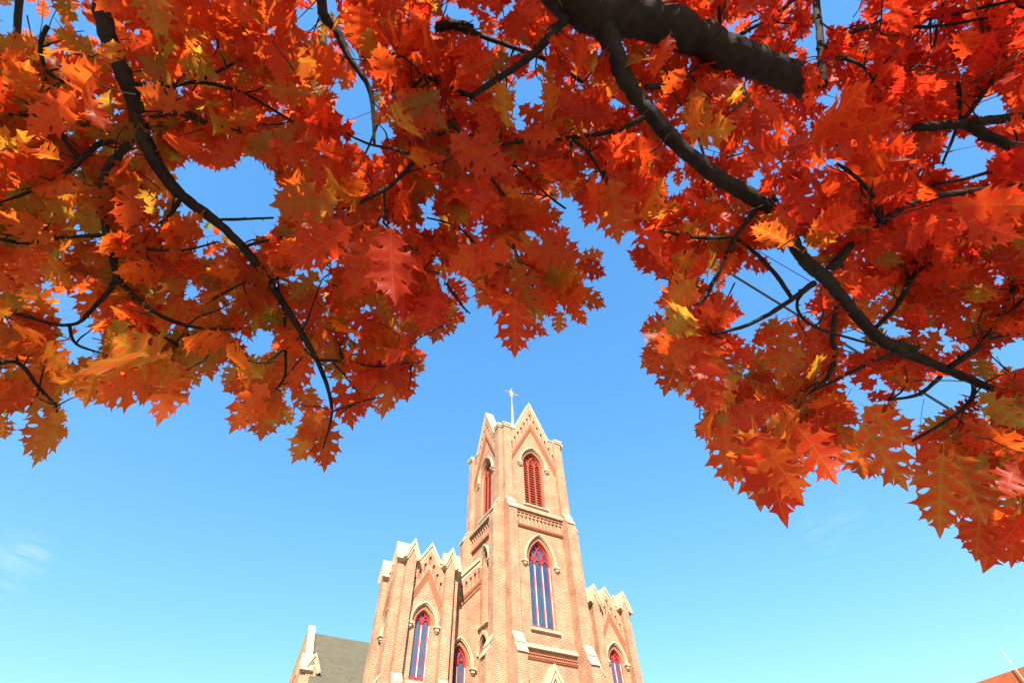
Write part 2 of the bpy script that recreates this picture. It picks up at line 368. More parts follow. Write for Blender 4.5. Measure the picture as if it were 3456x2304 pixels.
# ------------------------------------------------------------------ windows
def window(parent, name, fr, u, a, z0, zs, za, lights, dep, glass, hood=0.12, louvres=False, hood_d=0.1, sill_ext=0.13, sill_u=None):
    """frame with tracery set dep behind the wall face; children: glass or louvres, mullion sheen strips, hood mould, sill"""
    f = MB(); dg = -dep
    f.ribbon(fr, arch(u, a, z0, zs, za), 0.075, dg - 0.05, dg + 0.07, side=0.9, closed=True)
    h = za - zs; c0 = (h*h - a*a)/(2*a); r = a + c0
    mull = [u - a + 2*a*k/lights for k in range(1, lights)]
    lw = a / lights
    # intersecting tracery: arcs of the main radius rising from each mullion
    inside = lambda x, z: abs(x - u) <= a and ((x - (u + c0))**2 + (z - zs)**2 <= r*r) and ((x - (u - c0))**2 + (z - zs)**2 <= r*r)
    for mx in mull:
        for sg in (1, -1):
            pts = []
            for i in range(15):
                t = math.atan2(h, c0) * i / 14 * 1.15
                x = mx + sg*(r - r*math.cos(t)); z = zs + r*math.sin(t)
                if not inside(x, z): break
                pts.append((x, z))
            if len(pts) > 2: f.ribbon(fr, pts, 0.05, dg - 0.03, dg + 0.05 + 0.004*sg)
    for k in range(lights):
        lu = u - a + lw*(2*k + 1); top = lw*1.25
        f.ribbon(fr, arch_line(lu, lw*0.95, zs, zs + top, 7), 0.045, dg - 0.03, dg + 0.036 + 0.003*k)
        for sg in (-1, 1):                       # cusps
            f.prism(fr, [(lu + sg*lw*0.8, zs + top*0.30), (lu + sg*lw*0.42, zs + top*0.36), (lu + sg*lw*0.72, zs + top*0.55)], dg - 0.02, dg + 0.03)
    f.box(fr, u - a, u + a, z0, z0 + 0.13, dg - 0.03, dg + 0.062)
    for mx in mull: f.box(fr, mx - 0.038, mx + 0.038, z0 + 0.13, zs, dg - 0.03, dg + 0.045)
    w = f.build(name, LOUVRE if louvres else RED, parent)
    if louvres:
        s = MB(); n = int((za - z0) / 0.165)
        for i in range(n):
            z = z0 + 0.15 + 0.165*i
            if z + 0.05 <= zs: x = a
            else:
                hz = z + 0.05 - zs
                if hz >= h: break
                x = math.sqrt(r*r - hz*hz) - c0
            if x < 0.06: break
            s.profile(fr, [(dg + 0.005, z - 0.025), (dg + 0.005, z + 0.025), (dg - 0.12, z + 0.10), (dg - 0.12, z + 0.04)], u - x, u + x)
        s.build('louvres', LOUVRE, w)
        b = MB(); b.prism(fr, arch(u, a + 0.02, z0 - 0.02, zs, za + 0.02), dg - 0.32, dg - 0.3); b.build('dark_interior', DARK, w)
    else:
        g = MB(); g.prism(fr, arch(u, a - 0.03, z0 + 0.02, zs, za - 0.03), dg - 0.05, dg - 0.015); g.build('leaded_glass', glass, w)
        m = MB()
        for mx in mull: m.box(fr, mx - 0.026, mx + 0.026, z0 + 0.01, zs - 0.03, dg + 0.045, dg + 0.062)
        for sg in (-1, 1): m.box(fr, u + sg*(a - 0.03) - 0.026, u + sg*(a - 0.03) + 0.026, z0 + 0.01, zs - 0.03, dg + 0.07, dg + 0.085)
        m.build('mullion_sheen', SHEEN, w)  # pale strips paint the sunlit gloss onto mullions and jambs
    # brick voussoirs round the opening, standing 3 mm proud
    vz = MB(); q = arch_line(u, a + 0.115, zs, za + 0.14, 13)
    qi = arch_line(u, a + 0.012, zs, za + 0.014, 13)
    for i in range(len(q) - 1):
        for j in range(2):
            t0, t1 = j/2 + 0.04, (j + 1)/2 - 0.04
            L = lambda A, B, t: (A[0] + (B[0]-A[0])*t, A[1] + (B[1]-A[1])*t)
            vz.prism(fr, [L(qi[i], qi[i+1], t0), L(qi[i], qi[i+1], t1), L(q[i], q[i+1], t1), L(q[i], q[i+1], t0)], -0.02, 0.006)
    vz.build('arch_bricks', BRICK_RED, w)
    if hood:
        hm = MB(); ho = a + 0.21
        line = arch_line(u, ho, zs - 0.05, za + 0.24, 12)
        hm.ribbon(fr, line, hood, -0.02, hood_d, side=0.5); hm.ribbon(fr, line, hood*0.5, hood_d - 0.01, hood_d + 0.05, side=1.6)
        for sg in (-1, 1):
            x = u + sg*(ho + 0.06); zb = zs - 0.05
            hm.box(fr, x - 0.15, x + 0.15, zb - 0.09, zb, -0.02, hood_d + 0.07)
            hm.box(fr, x - 0.085, x + 0.085, zb - 0.21, zb - 0.09, -0.02, hood_d + 0.02)
            hm.box(fr, x - 0.045, x + 0.045, zb - 0.27, zb - 0.21, -0.02, hood_d - 0.03)
        hm.build('hood_mould', STONE, w)
    if sill_ext:
        s = MB(); e0, e1 = sill_u or (u - a - sill_ext, u + a + sill_ext)
        s.profile(fr, [(-dep - 0.06, z0 + 0.02), (-dep + 0.05, z0 - 0.0), (0.13, z0 - 0.10), (0.13, z0 - 0.18), (0.0, z0 - 0.20), (-dep - 0.06, z0 - 0.20)], e0, e1)
        s.build('sill', STONE, w)
    return w

def stones(parent, fr, u0, u1, steps, name='weathering_stone'):
    """two sloping cap slabs where a buttress steps back, on a brick slope; steps = (d,z) down the slope"""
    m = MB()
    (da, za), (db, zb), (dc, zc) = steps
    m.profile(fr, [(da - 0.02, za + 0.045), (db + 0.03, zb + 0.01), (db + 0.03, zb - 0.045), (da - 0.02, za - 0.05)], u0 - 0.015, u1 + 0.015)
    m.profile(fr, [(db - 0.03, zb - 0.0), (dc + 0.03, zc + 0.03), (dc + 0.03, zc - 0.035), (db - 0.03, zb - 0.13)], u0 - 0.018, u1 + 0.018)
    return m.build(name, STONE, parent)
def slope_brick(m, fr, u0, u1, steps, pu, pl):
    (da, za), (db, zb), (dc, zc) = steps
    m.profile(fr, [(pu, zc - 0.04), (pl, zc - 0.04), (pl, zc), (db - 0.03, zb - 0.09), (pu + 0.004, za - 0.03), (pu, za - 0.03)], u0, u1)

def gable_stone(m, fr, pts, th, d0, d1):
    """coping of two courses along a path (u,z) of its underside"""
    m.ribbon(fr, pts, th*0.55, d0, d1, side=1.0)
    t2 = [(p[0], p[1]) for p in pts]
    m.ribbon(fr, t2, th*0.5, d0 - 0.02, d1 + 0.06, side=1.0 + 2*1.1)

# ================================================================== CHURCH
church = thing("church", "orange brick gothic church with tall square bell tower, small side towers and cream stone copings", "church", (13.15, 24, 0))
XC = 13.15

LOW = [(0.63, 10.37), (0.80, 9.99), (0.99, 9.56)]; UPP = [(0.28, 17.22), (0.45, 16.89), (0.63, 16.49)]
def bell_tower():
    H = 2.06; BW = 0.49; BI = H - BW; yc = 20 + H
    F = [Frame((XC, 20, 0), 0), Frame((XC - H, yc, 0), 1), Frame((XC, yc + H, 0), 2), Frame((XC + H, yc, 0), 3)]
    vis = (0, 1)
    m = MB(); corbs = []; red = MB(); chev = MB()
    corn = [MB(), MB()]
    ZB, ZG, ZV = 22.32, 24.85, 22.36
    for k, fr in enumerate(F):
        holes = []
        if k == 0: holes = [arch(0, 0.66, 17.42, 20.13, 21.12), arch(0, 0.66, 11.05, 14.1, 15.32)]
        if k == 1: holes = [arch(0, 0.66, 17.42, 20.13, 21.12), arch(0.03, 0.30, 11.72, 14.65, 15.28), arch(0.04, 0.42, 8.2, 10.45, 11.12)]
        # bay wall with its gable
        m.prism(fr, [(-BI, 0), (BI, 0), (BI, ZV), (1.13, ZV), (0, ZG), (-1.13, ZV), (-BI, ZV)], -0.5, 0, holes)
        # corner posts and buttresses in three stages
        o = fr
        m.box(o, BI, H, 0, ZB, -BW, 0)
        for s in (-1, 1):
            u0, u1 = (BI, H) if s > 0 else (-H, -BI)
            m.box(o, u0, u1, 0, 9.52, 0, 0.95)
            m.box(o, u0, u1, 9.52, 16.45, 0, 0.60)
            m.box(o, u0, u1, 16.45, ZB, 0, 0.25)
            slope_brick(m, o, u0, u1, LOW, 0.60, 0.95); slope_brick(m, o, u0, u1, UPP, 0.25, 0.60)
        if k > 1: continue
        corb = MB(); corbs.append(corb)
        # corbel table under the belfry cornice
        n = 13; pitch = 2*BI/n
        hs_ = [niche(-BI + pitch*(i + 0.5), pitch*0.27, 16.02, 16.42) for i in range(n)]
        corb.prism(fr, [(-BI, 15.97), (BI, 15.97), (BI, 16.60), (-BI, 16.60)], 0.0, 0.10, hs_)
        for i in range(n):
            uu = -BI + pitch*(i + 0.5)
            corb.box(fr, uu - pitch*0.5 - 0.03 if i else -BI, uu - pitch*0.5 + 0.03, 16.44, 16.60, 0.10, 0.15)
        for i in range(26): red.box(fr, -BI + 2*BI*(i + 0.1)/26, -BI + 2*BI*(i + 0.75)/26, 15.90, 15.966, 0, 0.13)
        red.box(fr, -BI, BI, 15.85, 15.898, 0, 0.09); red.box(fr, -BI, BI, 16.603, 16.69, 0, 0.17); red.box(fr, -BI, BI, 16.70, 16.74, 0, 0.21)
        corn[k].profile(fr, [(0, 17.14), (0.08, 17.12), (0.27, 16.92), (0.27, 16.745), (0, 16.745)], -BI, BI)
        # gable field: two moulded chevrons and a stepped blind arcade
        slope = 1.93
        for off, dd in ((0.0, 0.11), (-0.17, 0.075), (-0.30, 0.04)):
            chev.ribbon(fr, [(-BI, 23.30 - slope*BI + off), (0, 23.30 + off), (BI, 23.30 - slope*BI + off)], 0.10, 0, dd)
        hl = []
        for i in range(-6, 7):
            uu = i*0.245
            top = 24.27 - slope*abs(uu) - 0.07; bot = 23.30 - slope*abs(uu) + 0.36
            if abs(uu) + 0.07 < BI: hl.append(niche(uu, 0.07, bot, top))
        e = 0.13
        corb = MB(); corbs.append(corb)
        corb.prism(fr, [(-BI, 23.30 - slope*BI + e), (0, 23.30 + e), (BI, 23.30 - slope*BI + e), (BI, ZV), (1.13, ZV), (0, ZG), (-1.13, ZV), (-BI, ZV)], 0.0, 0.12, hl)
    caps = []; gcs = []
    for k, fr in enumerate(F):
        cop = MB(); gcs.append(cop)
        gable_stone(cop, fr, [(-BI - 0.0, ZV), (-1.13, ZV), (0, ZG), (1.13, ZV), (BI, ZV)], 0.20, -0.40, 0.09)
    # corner cap slabs, stepped over the crossed buttresses
    for sx in (-1, 1):
        for sy in (-1, 1):
            fr = Frame((XC + sx*(H - BW/2), yc + sy*(H - BW/2), 0))
            a = BW/2 + 0.25; cop = MB(); caps.append(cop)
            for (e, z0, z1) in ((0.06, ZB, ZB + 0.12), (0.10, ZB + 0.12, ZB + 0.27)):
                b = BW/2 + e
                # plus-shaped slab
                pts = [(-b, -a-e), (b, -a-e), (b, -b), (a+e, -b), (a+e, b), (b, b), (b, a+e), (-b, a+e), (-b, b), (-a-e, b), (-a-e, -b), (-b, -b)]
                # keep only the arms that point outwards
                def clip(p): 
                    x = p[0] if p[0]*sx > 0 else max(-BW/2 + 0.01, min(BW/2 - 0.01, p[0]))
                    y = p[1] if p[1]*sy > 0 else max(-BW/2 + 0.01, min(BW/2 - 0.01, p[1]))
                    return (x, y)
                pts = [clip(p) for p in pts]
                n = len(pts)
                vs = [fr.o + Vector((x, y, z0)) for x, y in pts] + [fr.o + Vector((x, y, z1)) for x, y in pts]
                cop.add(vs, [(i, (i+1) % n, n + (i+1) % n, n + i) for i in range(n)] + [tuple(range(n))[::-1], tuple(range(n, 2*n))])
    t = m.build("bell_tower", BRICK, church)
    for c in corbs: c.build("blind_arcade", BRICK, t)
    red.build("corbel_bands", BRICK_RED, t); chev.build("moulded_bands", BRICK_RED, t)
    for c in gcs: c.build("gable_coping", STONE, t)
    for c in caps: c.build("corner_cap", STONE, t)
    corn[0].build("belfry_cornice", STONE_GREY, t); corn[1].build("belfry_cornice", STONE_GREY, t)
    # cross-gabled roof behind the gables
    rf = MB()
    for fr, L in ((Frame((XC, yc, 0), 0), H - 0.43), (Frame((XC, yc, 0), 1), H - 0.435)):
        rf.prism(fr, [(-1.25, 21.9), (1.25, 21.9), (0, 24.72)], -L, L, back=True)
    rf.build("roof", ROOF, t)
    low, upp = LOW, UPP
    for fr, us in ((F[0], ((-H, -BI), (BI, H))), (F[1], ((BI, H), (-H, -BI)))):
        for u0, u1 in us:
            stones(t, fr, u0, u1, upp); stones(t, fr, u0, u1, low)
    for fr, us in ((F[3], ((-H, -BI), (BI, H))), (F[2], ((-H, -BI), (BI, H)))):
        mm = None
    # right-hand side buttress caps seen in profile
    stones(t, F[3], -H, -BI, upp); stones(t, F[3], -H, -BI, low)
    # front course with red dentils below the tall window, stone string
    fr = F[0]; s = MB(); s.profile(fr, [(0, 10.32), (0.06, 10.30), (0.16, 10.18), (0.16, 10.10), (0, 10.10)], -BI, BI); s.build("string_course", STONE, t)
    d = MB(); d.box(fr, -BI, BI, 9.88, 9.93, 0, 0.09); d.box(fr, -BI, BI, 9.70, 9.745, 0, 0.06)
    for i in range(30): d.box(fr, -BI + 2*BI*(i + 0.1)/30, -BI + 2*BI*(i + 0.75)/30, 9.75, 9.83, 0, 0.10)
    d.build("dentil_band", BRICK_RED, t)
    # the windows
    window(church, "louvred_window", F[0], 0, 0.66, 17.42, 20.13, 21.12, 3, 0.24, None, louvres=True)
    window(church, "louvred_window", F[1], 0, 0.66, 17.42, 20.13, 21.12, 3, 0.24, None, louvres=True)
    window(church, "lancet_window", F[0], 0, 0.66, 11.05, 14.1, 15.32, 3, 0.24, GLASS_BLUE)
    window(church, "lancet_window", F[1], 0.03, 0.30, 11.72, 14.65, 15.28, 1, 0.36, GLASS_BLUE, hood=0.12, sill_ext=0.2)
    # blind arch low on the left face
    b = MB(); fr = F[1]
    b.prism(fr, arch(0.04, 0.46, 8.1, 10.4, 11.2), -0.49, -0.32); n1 = b.build("blind_arch", BRICK, church)
    h = MB(); h.ribbon(fr, arch_line(0.04, 0.56, 10.42, 11.28), 0.15, -0.02, 0.12); h.build("hood_mould", STONE, n1)
    h = MB(); h.ribbon(fr, arch_line(0.04, 0.46, 10.42, 11.14), 0.08, -0.2, 0.03); h.ribbon(fr, arch_line(0.04, 0.34, 10.42, 10.98), 0.06, -0.3, -0.1); h.build("arch_bricks", BRICK_RED, n1)
    # steep stone gable of the porch against the tower foot
    p = MB(); fr = F[0]
    p.prism(fr, [(-1.3, 0), (1.3, 0), (1.3, 6.73), (0, 9.01), (-1.3, 6.73)], 0, 0.42); po = p.build("porch", BRICK, church)
    c = MB(); gable_stone(c, fr, [(-1.36, 6.63), (0, 8.98), (1.36, 6.63)], 0.24, 0.0, 0.5); c.build("coping", STONE, po)
    # cross
    mast = MB(); yc_ = yc
    mast.tube([(XC - 0.05, yc, 24.4), (XC - 0.05, yc, 26.95), (XC - 0.05, yc, 27.06)], [0.115, 0.065, 0.035], 12)
    mast.tube([(XC - 0.05, yc, 27.04), (XC - 0.05, yc, 27.10), (XC - 0.05, yc, 27.16)], [0.04, 0.085, 0.04], 10)
    cr = mast.build("cross_mast", METAL, church, smooth=False)
    x = XC - 0.05; c = MB()
    c.tube([(x, yc, 27.1), (x, yc, 28.72)], [0.034, 0.028], 8); c.tube([(x - 0.46, yc, 28.28), (x + 0.46, yc, 28.28)], [0.03, 0.03], 8)
    for q, dv in (((x, yc, 28.72), (0, 0, 1)), ((x - 0.46, yc, 28.28), (-1, 0, 0)), ((x + 0.46, yc, 28.28), (1, 0, 0))):
        q = Vector(q); dv = Vector(dv)
        c.tube([q - dv*0.03, q, q + dv*0.05, q + dv*0.09], [0.03, 0.065, 0.055, 0.012], 8)
    c.build("cross", METAL, cr)
    s = MB()
    for i in range(24):
        a = 2*math.pi*(i + 0.5)/24; L = 0.42 if i % 2 else 0.28
        d = Vector((math.cos(a), 0, math.sin(a))); q = Vector((x, yc - 0.0, 28.28)); n = Vector((-math.sin(a), 0, math.cos(a)))*0.026
        s.add([q + d*0.05 - n, q + d*0.05 + n, q + d*L, q + d*0.1 + Vector((0, -0.03, 0)), q + d*0.1 + Vector((0, 0.03, 0))], [(0, 2, 3), (2, 1, 3), (2, 0, 4), (1, 2, 4), (0, 3, 1), (0, 1, 4)])
    s.build("sunburst", GOLD, cr)
bell_tower()

def stair_tower(cx):
    H = 1.2; BW = 0.42; BI = H - BW; yc = 21.7 + H; P = 0.35
    F = [Frame((cx, 21.7, 0), 0), Frame((cx - H, yc, 0), 1), Frame((cx, yc + H, 0), 2), Frame((cx + H, yc, 0), 3)]
    m = MB(); bcs = []; gcs = []; arcs = []; red = MB()
    ZE, ZV, ZG = 13.52, 13.62, 14.30
    for k, fr in enumerate(F):
        holes = [arch(0, 0.37, 8.85, 11.0, 11.56)] if k == 0 else ([arch(0, 0.37, 8.85, 11.0, 11.56)] if k == 1 else [])
        m.prism(fr, [(-BI, 0), (BI, 0), (BI, ZV), (0.42, ZV), (0, ZG), (-0.42, ZV), (-BI, ZV)], -0.42, 0, holes)
        m.box(fr, BI, H, 0, ZE, -BW, 0)
        for s in (-1, 1):
            u0, u1 = (BI, H) if s > 0 else (-H, -BI)
            um = (u0 + u1)/2
            m.prism(fr, [(u0, 8.24), (u1, 8.24), (u1, ZE), (um, ZE + 0.50), (u0, ZE)], -0.2, P)
            m.box(fr, u0, u1, 0, 8.24, 0, 0.62); slope_brick(m, fr, u0, u1, [(P, 8.86), (P + 0.14, 8.58), (P + 0.29, 8.28)], P, 0.62)
            # gabled stone roof of the buttress running in over the corner
            cop = MB(); bcs.append(cop)
            gable_stone(cop, fr, [(u0 - 0.02, ZE - 0.06), (um, ZE + 0.49), (u1 + 0.02, ZE - 0.06)], 0.19, -BW - 0.02, P + 0.06)
        cop = MB(); gcs.append(cop)
        gable_stone(cop, fr, [(-BI, ZV), (-0.42, ZV), (0, ZG), (0.42, ZV), (BI, ZV)], 0.20, -0.45, 0.10)
        if k < 2 or k == 3:
            sl = 1.42/BI; arc = MB(); arcs.append(arc)
            for off, dd in ((0, 0.08), (-0.17, 0.05), (-0.30, 0.025)):
                red.ribbon(fr, [(-BI, 11.86 + off), (0, 13.28 + off), (BI, 11.86 + off)], 0.08, 0, dd)
            hl = []
            for i in range(-3, 4):
                uu = i*0.215; bot = 13.28 - sl*abs(uu) + 0.27
                top = 13.98 - 1.72*abs(uu) - 0.06
                if top - bot > 0.1: hl.append(niche(uu, 0.062, bot, top))
            arc.prism(fr, [(-BI, 11.86 + 0.09), (0, 13.28 + 0.09), (BI, 11.86 + 0.09), (BI, ZV), (0.42, ZV), (0, ZG), (-0.42, ZV), (-BI, ZV)], 0, 0.11, hl)
    t = m.build("stair_tower", BRICK, church)
    for c in bcs: c.build("buttress_cap", STONE, t)
    for c in gcs: c.build("gable_coping", STONE, t)
    for c in arcs: c.build("blind_arcade", BRICK, t)
    red.build("moulded_bands", BRICK_RED, t)
    r = MB(); r.prism(Frame((cx, yc, 0)), [(-H + 0.3, 13.3), (H - 0.3, 13.3), (0, 13.9)], -H + 0.3, H - 0.3, back=True); r.build("roof", STONE, t)
    st = [(P, 8.86), (P + 0.14, 8.58), (P + 0.29, 8.28)]
    for fr, us in ((F[0], ((-H, -BI), (BI, H))), (F[1], ((BI, H),))):
        for u0, u1 in us: stones(t, fr, u0, u1, st)
    w1 = window(church, "lancet_window", F[0], 0, 0.37, 8.85, 11.0, 11.56, 2, 0.2, GLASS_PALE, hood=0.13)
    w2 = window(church, "lancet_window", F[1], 0, 0.37, 8.85, 11.0, 11.56, 2, 0.2, GLASS_PALE, hood=0.13)
    return t, w1, w2
st, w1, w2 = stair_tower(7.9)
def copy_tree(o, dx, parent):
    c = o.copy(); scene.collection.objects.link(c); inv = o.matrix_parent_inverse.copy(); c.parent = parent; c.matrix_parent_inverse = inv
    if dx: c.location.x += dx
    for ch in list(o.children): copy_tree(ch, 0, c)
    return c
copy_tree(st, 10.5, church); copy_tree(w1, 10.5, church)

def nave():
    fr = Frame((XC, 22.6, 0)); s = 1.10
    top = lambda u: 13.63 + s*(3.15 - abs(u))          # rake height; u from the axis
    for sg in (-1, 1):
        m = MB(); cop = MB(); arc = MB(); red = MB()
        a, b = 2.06, 4.1
        holes = [arch(sg*3.06, 0.42, 7.2, 9.98, 10.78)]
        P = [(sg*b, 0), (sg*a, 0), (sg*a, top(a)), (sg*b, top(b))]
        m.prism(fr, P, -0.4, 0, holes)
        path = [(sg*b, top(b)), (sg*a, top(a))]
        if sg > 0: path = path[::-1]
        cop.ribbon(fr, path, 0.16, -0.42, 0.12, side=1.0); cop.ribbon(fr, path, 0.14, -0.44, 0.20, side=3.28)
        for off, dd in ((-0.95, 0.09), (-1.16, 0.06)):
            red.ribbon(fr, [(p[0], p[1] + off) for p in path], 0.085, 0, dd)
        hl = []
        for i in range(8):
            uu = a + 0.12 + 0.235*i
            if uu + 0.06 < b: hl.append(niche(sg*uu, 0.062, top(uu) - 0.80, top(uu) - 0.30))
        arc.prism(fr, [(sg*b, top(b) - 0.88), (sg*a, top(a) - 0.88), (sg*a, top(a)), (sg*b, top(b))], 0, 0.12, hl)
        n = m.build("nave_front", BRICK, church)
        cop.build("coping", STONE, n); arc.build("blind_arcade", BRICK, n); red.build("moulded_bands", BRICK_RED, n)
    for sg in (-1, ):
        window(church, "lancet_window", fr, sg*3.06, 0.42, 7.2, 9.98, 10.78, 2, 0.2, GLASS_PALE, hood=0.14)
    b = MB(); b.prism(Frame((XC, 23.05, 0)), [(-5.6, 0), (5.6, 0), (5.6, 9.5), (-5.6, 9.5)], -26, 0, back=True); b.build("nave_wall", BRICK, church)
    r = MB(); f2 = Frame((XC, 23.0, 0)); z = lambda u: top(u) - 0.35
    r.prism(f2, [(-5.9, z(5.9)), (0, z(0)), (5.9, z(5.9)), (5.9, z(5.9) - 0.2), (0, z(0) - 0.25), (-5.9, z(5.9) - 0.2)], -26, 0, back=True)
    r.build("nave_roof", ROOF, church)
nave()

def transept():
    # gable end faces left (-X); ridge runs along X at y = 31
    XT, YR, ZR, S = 4.72, 31.0, 13.42, 1.33
    fr = Frame((XT, YR, 0), 1)
    hw = 2.2 + 0.6
    zt = lambda u: ZR + 0.04 - S*abs(u)
    m = MB(); hf = 1.5; m.prism(fr, [(-hw, 0), (hf, 0), (hf, zt(hf)), (0, zt(0)), (-hw, zt(hw))], -0.24, 0)
    t = m.build("transept", BRICK, church)
    c = MB(); gable_stone(c, fr, [(-hw, zt(hw)), (0, zt(0)), (hf, zt(hf))], 0.18, -0.22, 0.08); c.build("coping", STONE, t)
    for sg in (-1, 1):
        a = MB(); hw = 2.8 if sg < 0 else 1.5
        P = [(sg*(hw - 0.02), zt(hw) - 0.95), (0, zt(0) - 0.95), (0, zt(0)), (sg*(hw - 0.02), zt(hw))]
        a.prism(fr, P, 0, 0.06, [niche(sg*(0.15 + 0.235*i), 0.065, zt(0.15 + 0.235*i) - 0.8, zt(0.15 + 0.235*i) - 0.34) for i in range(11 if sg < 0 else 5)])
        a.build("blind_arcade", BRICK, t)
    r = MB()
    r.prism(fr, [(-5.4, ZR - S*5.4), (0, ZR), (5.4, ZR - S*5.4), (5.4, ZR - S*5.4 - 0.2), (0, ZR - 0.25), (-5.4, ZR - S*5.4 - 0.2)], -12, -0.245, back=True)
    r.build("roof", ROOF, t)
    # gabled corner buttress at the front of the gable end
    f0 = Frame((5.0, 29.02, 0), 0); f1 = Frame((4.50, 29.30, 0), 1)
    b = MB(); b.prism(f0, [(-0.25, 0), (0.25, 0), (0.25, 10.95), (0, 11.42), (-0.25, 10.95)], -0.5, 0, back=True)
    b.prism(f1, [(-0.24, 0), (0.24, 0), (0.24, 10.95), (0, 11.42), (-0.24, 10.95)], -0.3, 0, back=True); bt = b.build("corner_buttress", BRICK, church)
    g = MB(); gable_stone(g, f0, [(-0.29, 10.88), (0, 11.42), (0.29, 10.88)], 0.17, -0.55, 0.06); gable_stone(g, f1, [(-0.28, 10.88), (0, 11.42), (0.28, 10.88)], 0.17, -0.5, 0.06); g.build("coping", STONE, bt)
    gm = MB(); gm.box(Frame((5.44, 29.3, 0)), -0.16, 0.16, 9.2, 10.95, -0.3, 0.05); gm.build("shaded_gutter_box", GUTTER_SHADE, church)  # dark box for the shaded wall and gutter end, shade in its colour
transept()

# ================================================================== neighbour building, cables, ground
nb = thing("brick_building", "low plain building with a flat orange red wall at the lower right corner", "building", (21, 2, 0))
m = MB(); f = Frame((17, 2, 0), 1); m.box(f, -9, 20, 0, 5.62, -9, 0); m.build("wall", plain_mat("orange_wall", (0.42, 0.10, 0.03), 0.8, 0.25, 2.0), nb)
def at(px, py, d, s=3456/2352):
    """world point at a place of the 2352-wide picture grid, d metres along the view axis"""
    x = (px*s - 1728)/FPX; y = (py*s - 1152)/FPX
    return CAM + d*(FW + CX*x - CY*y)
c = MB()
p0 = Vector((16.93, 5.66, 0)); c.tube([p0 + Vector((0, 0, z)) for z in (2.0, 4.5, 6.05)], [0.016, 0.016, 0.012], 8)
c.tube([p0 + Vector((0, 0, 4.75)), p0 + Vector((0, -0.35, 4.75)), p0 + Vector((0, -0.4, 4.5))], [0.012, 0.012, 0.012], 6)
c.build("conduit_pipe", METAL, nb)

CABLE = plain_mat("black_cable", (0.02, 0.02, 0.022), 0.35, 0.1, spec=0.5)
def cable(a, b, r, label):
    A, B = Vector(at(*a)), Vector(at(*b)); v = B - A
    k = MB(); k.tube([A - v*1.2, A, B, B + v*1.0], [r]*4, 8)
    o = k.build("overhead_cable", CABLE); o['label'] = label; o['category'] = "cable"; o['group'] = "overhead cables behind the foliage"
cable((1373, 440, 7.0), (2097, 887, 5.5), 0.016, "thickest black overhead cable crossing the gap in the red leaves")
cable((1741, 576, 8.0), (1859, 645, 7.6), 0.007, "thin black overhead cable meeting the forked oak branch above the gap")
cable((2081, 678, 9.0), (2175, 737, 8.6), 0.005, "finest dark overhead cable crossing the small gap among the right leaves")

def ground():
    m = MB(); s = 900
    m.add([(-s, -s, 0), (s, -s, 0), (s, s, 0), (-s, s, 0)], [(0, 1, 2, 3)])
    g = m.build("ground", plain_mat("lawn_and_paving", (0.17, 0.16, 0.12), 0.95, 0.4, 0.6), fix=False); g['kind'] = 'structure'
    m = MB(); m.add([(-3, -30, 0.004), (9, -30, 0.004), (9, 19, 0.004), (-3, 19, 0.004)], [(0, 1, 2, 3)])
    g = m.build("pavement", plain_mat("pale_concrete", (0.36, 0.34, 0.30), 0.9, 0.2, 1.5), fix=False); g['kind'] = 'structure'
ground()

# ================================================================== OAK TREE
tree = thing("oak_tree", "overhanging oak with dark limbs and dense red orange lobed autumn leaves", "tree", (-1.6, -2.6, 0))
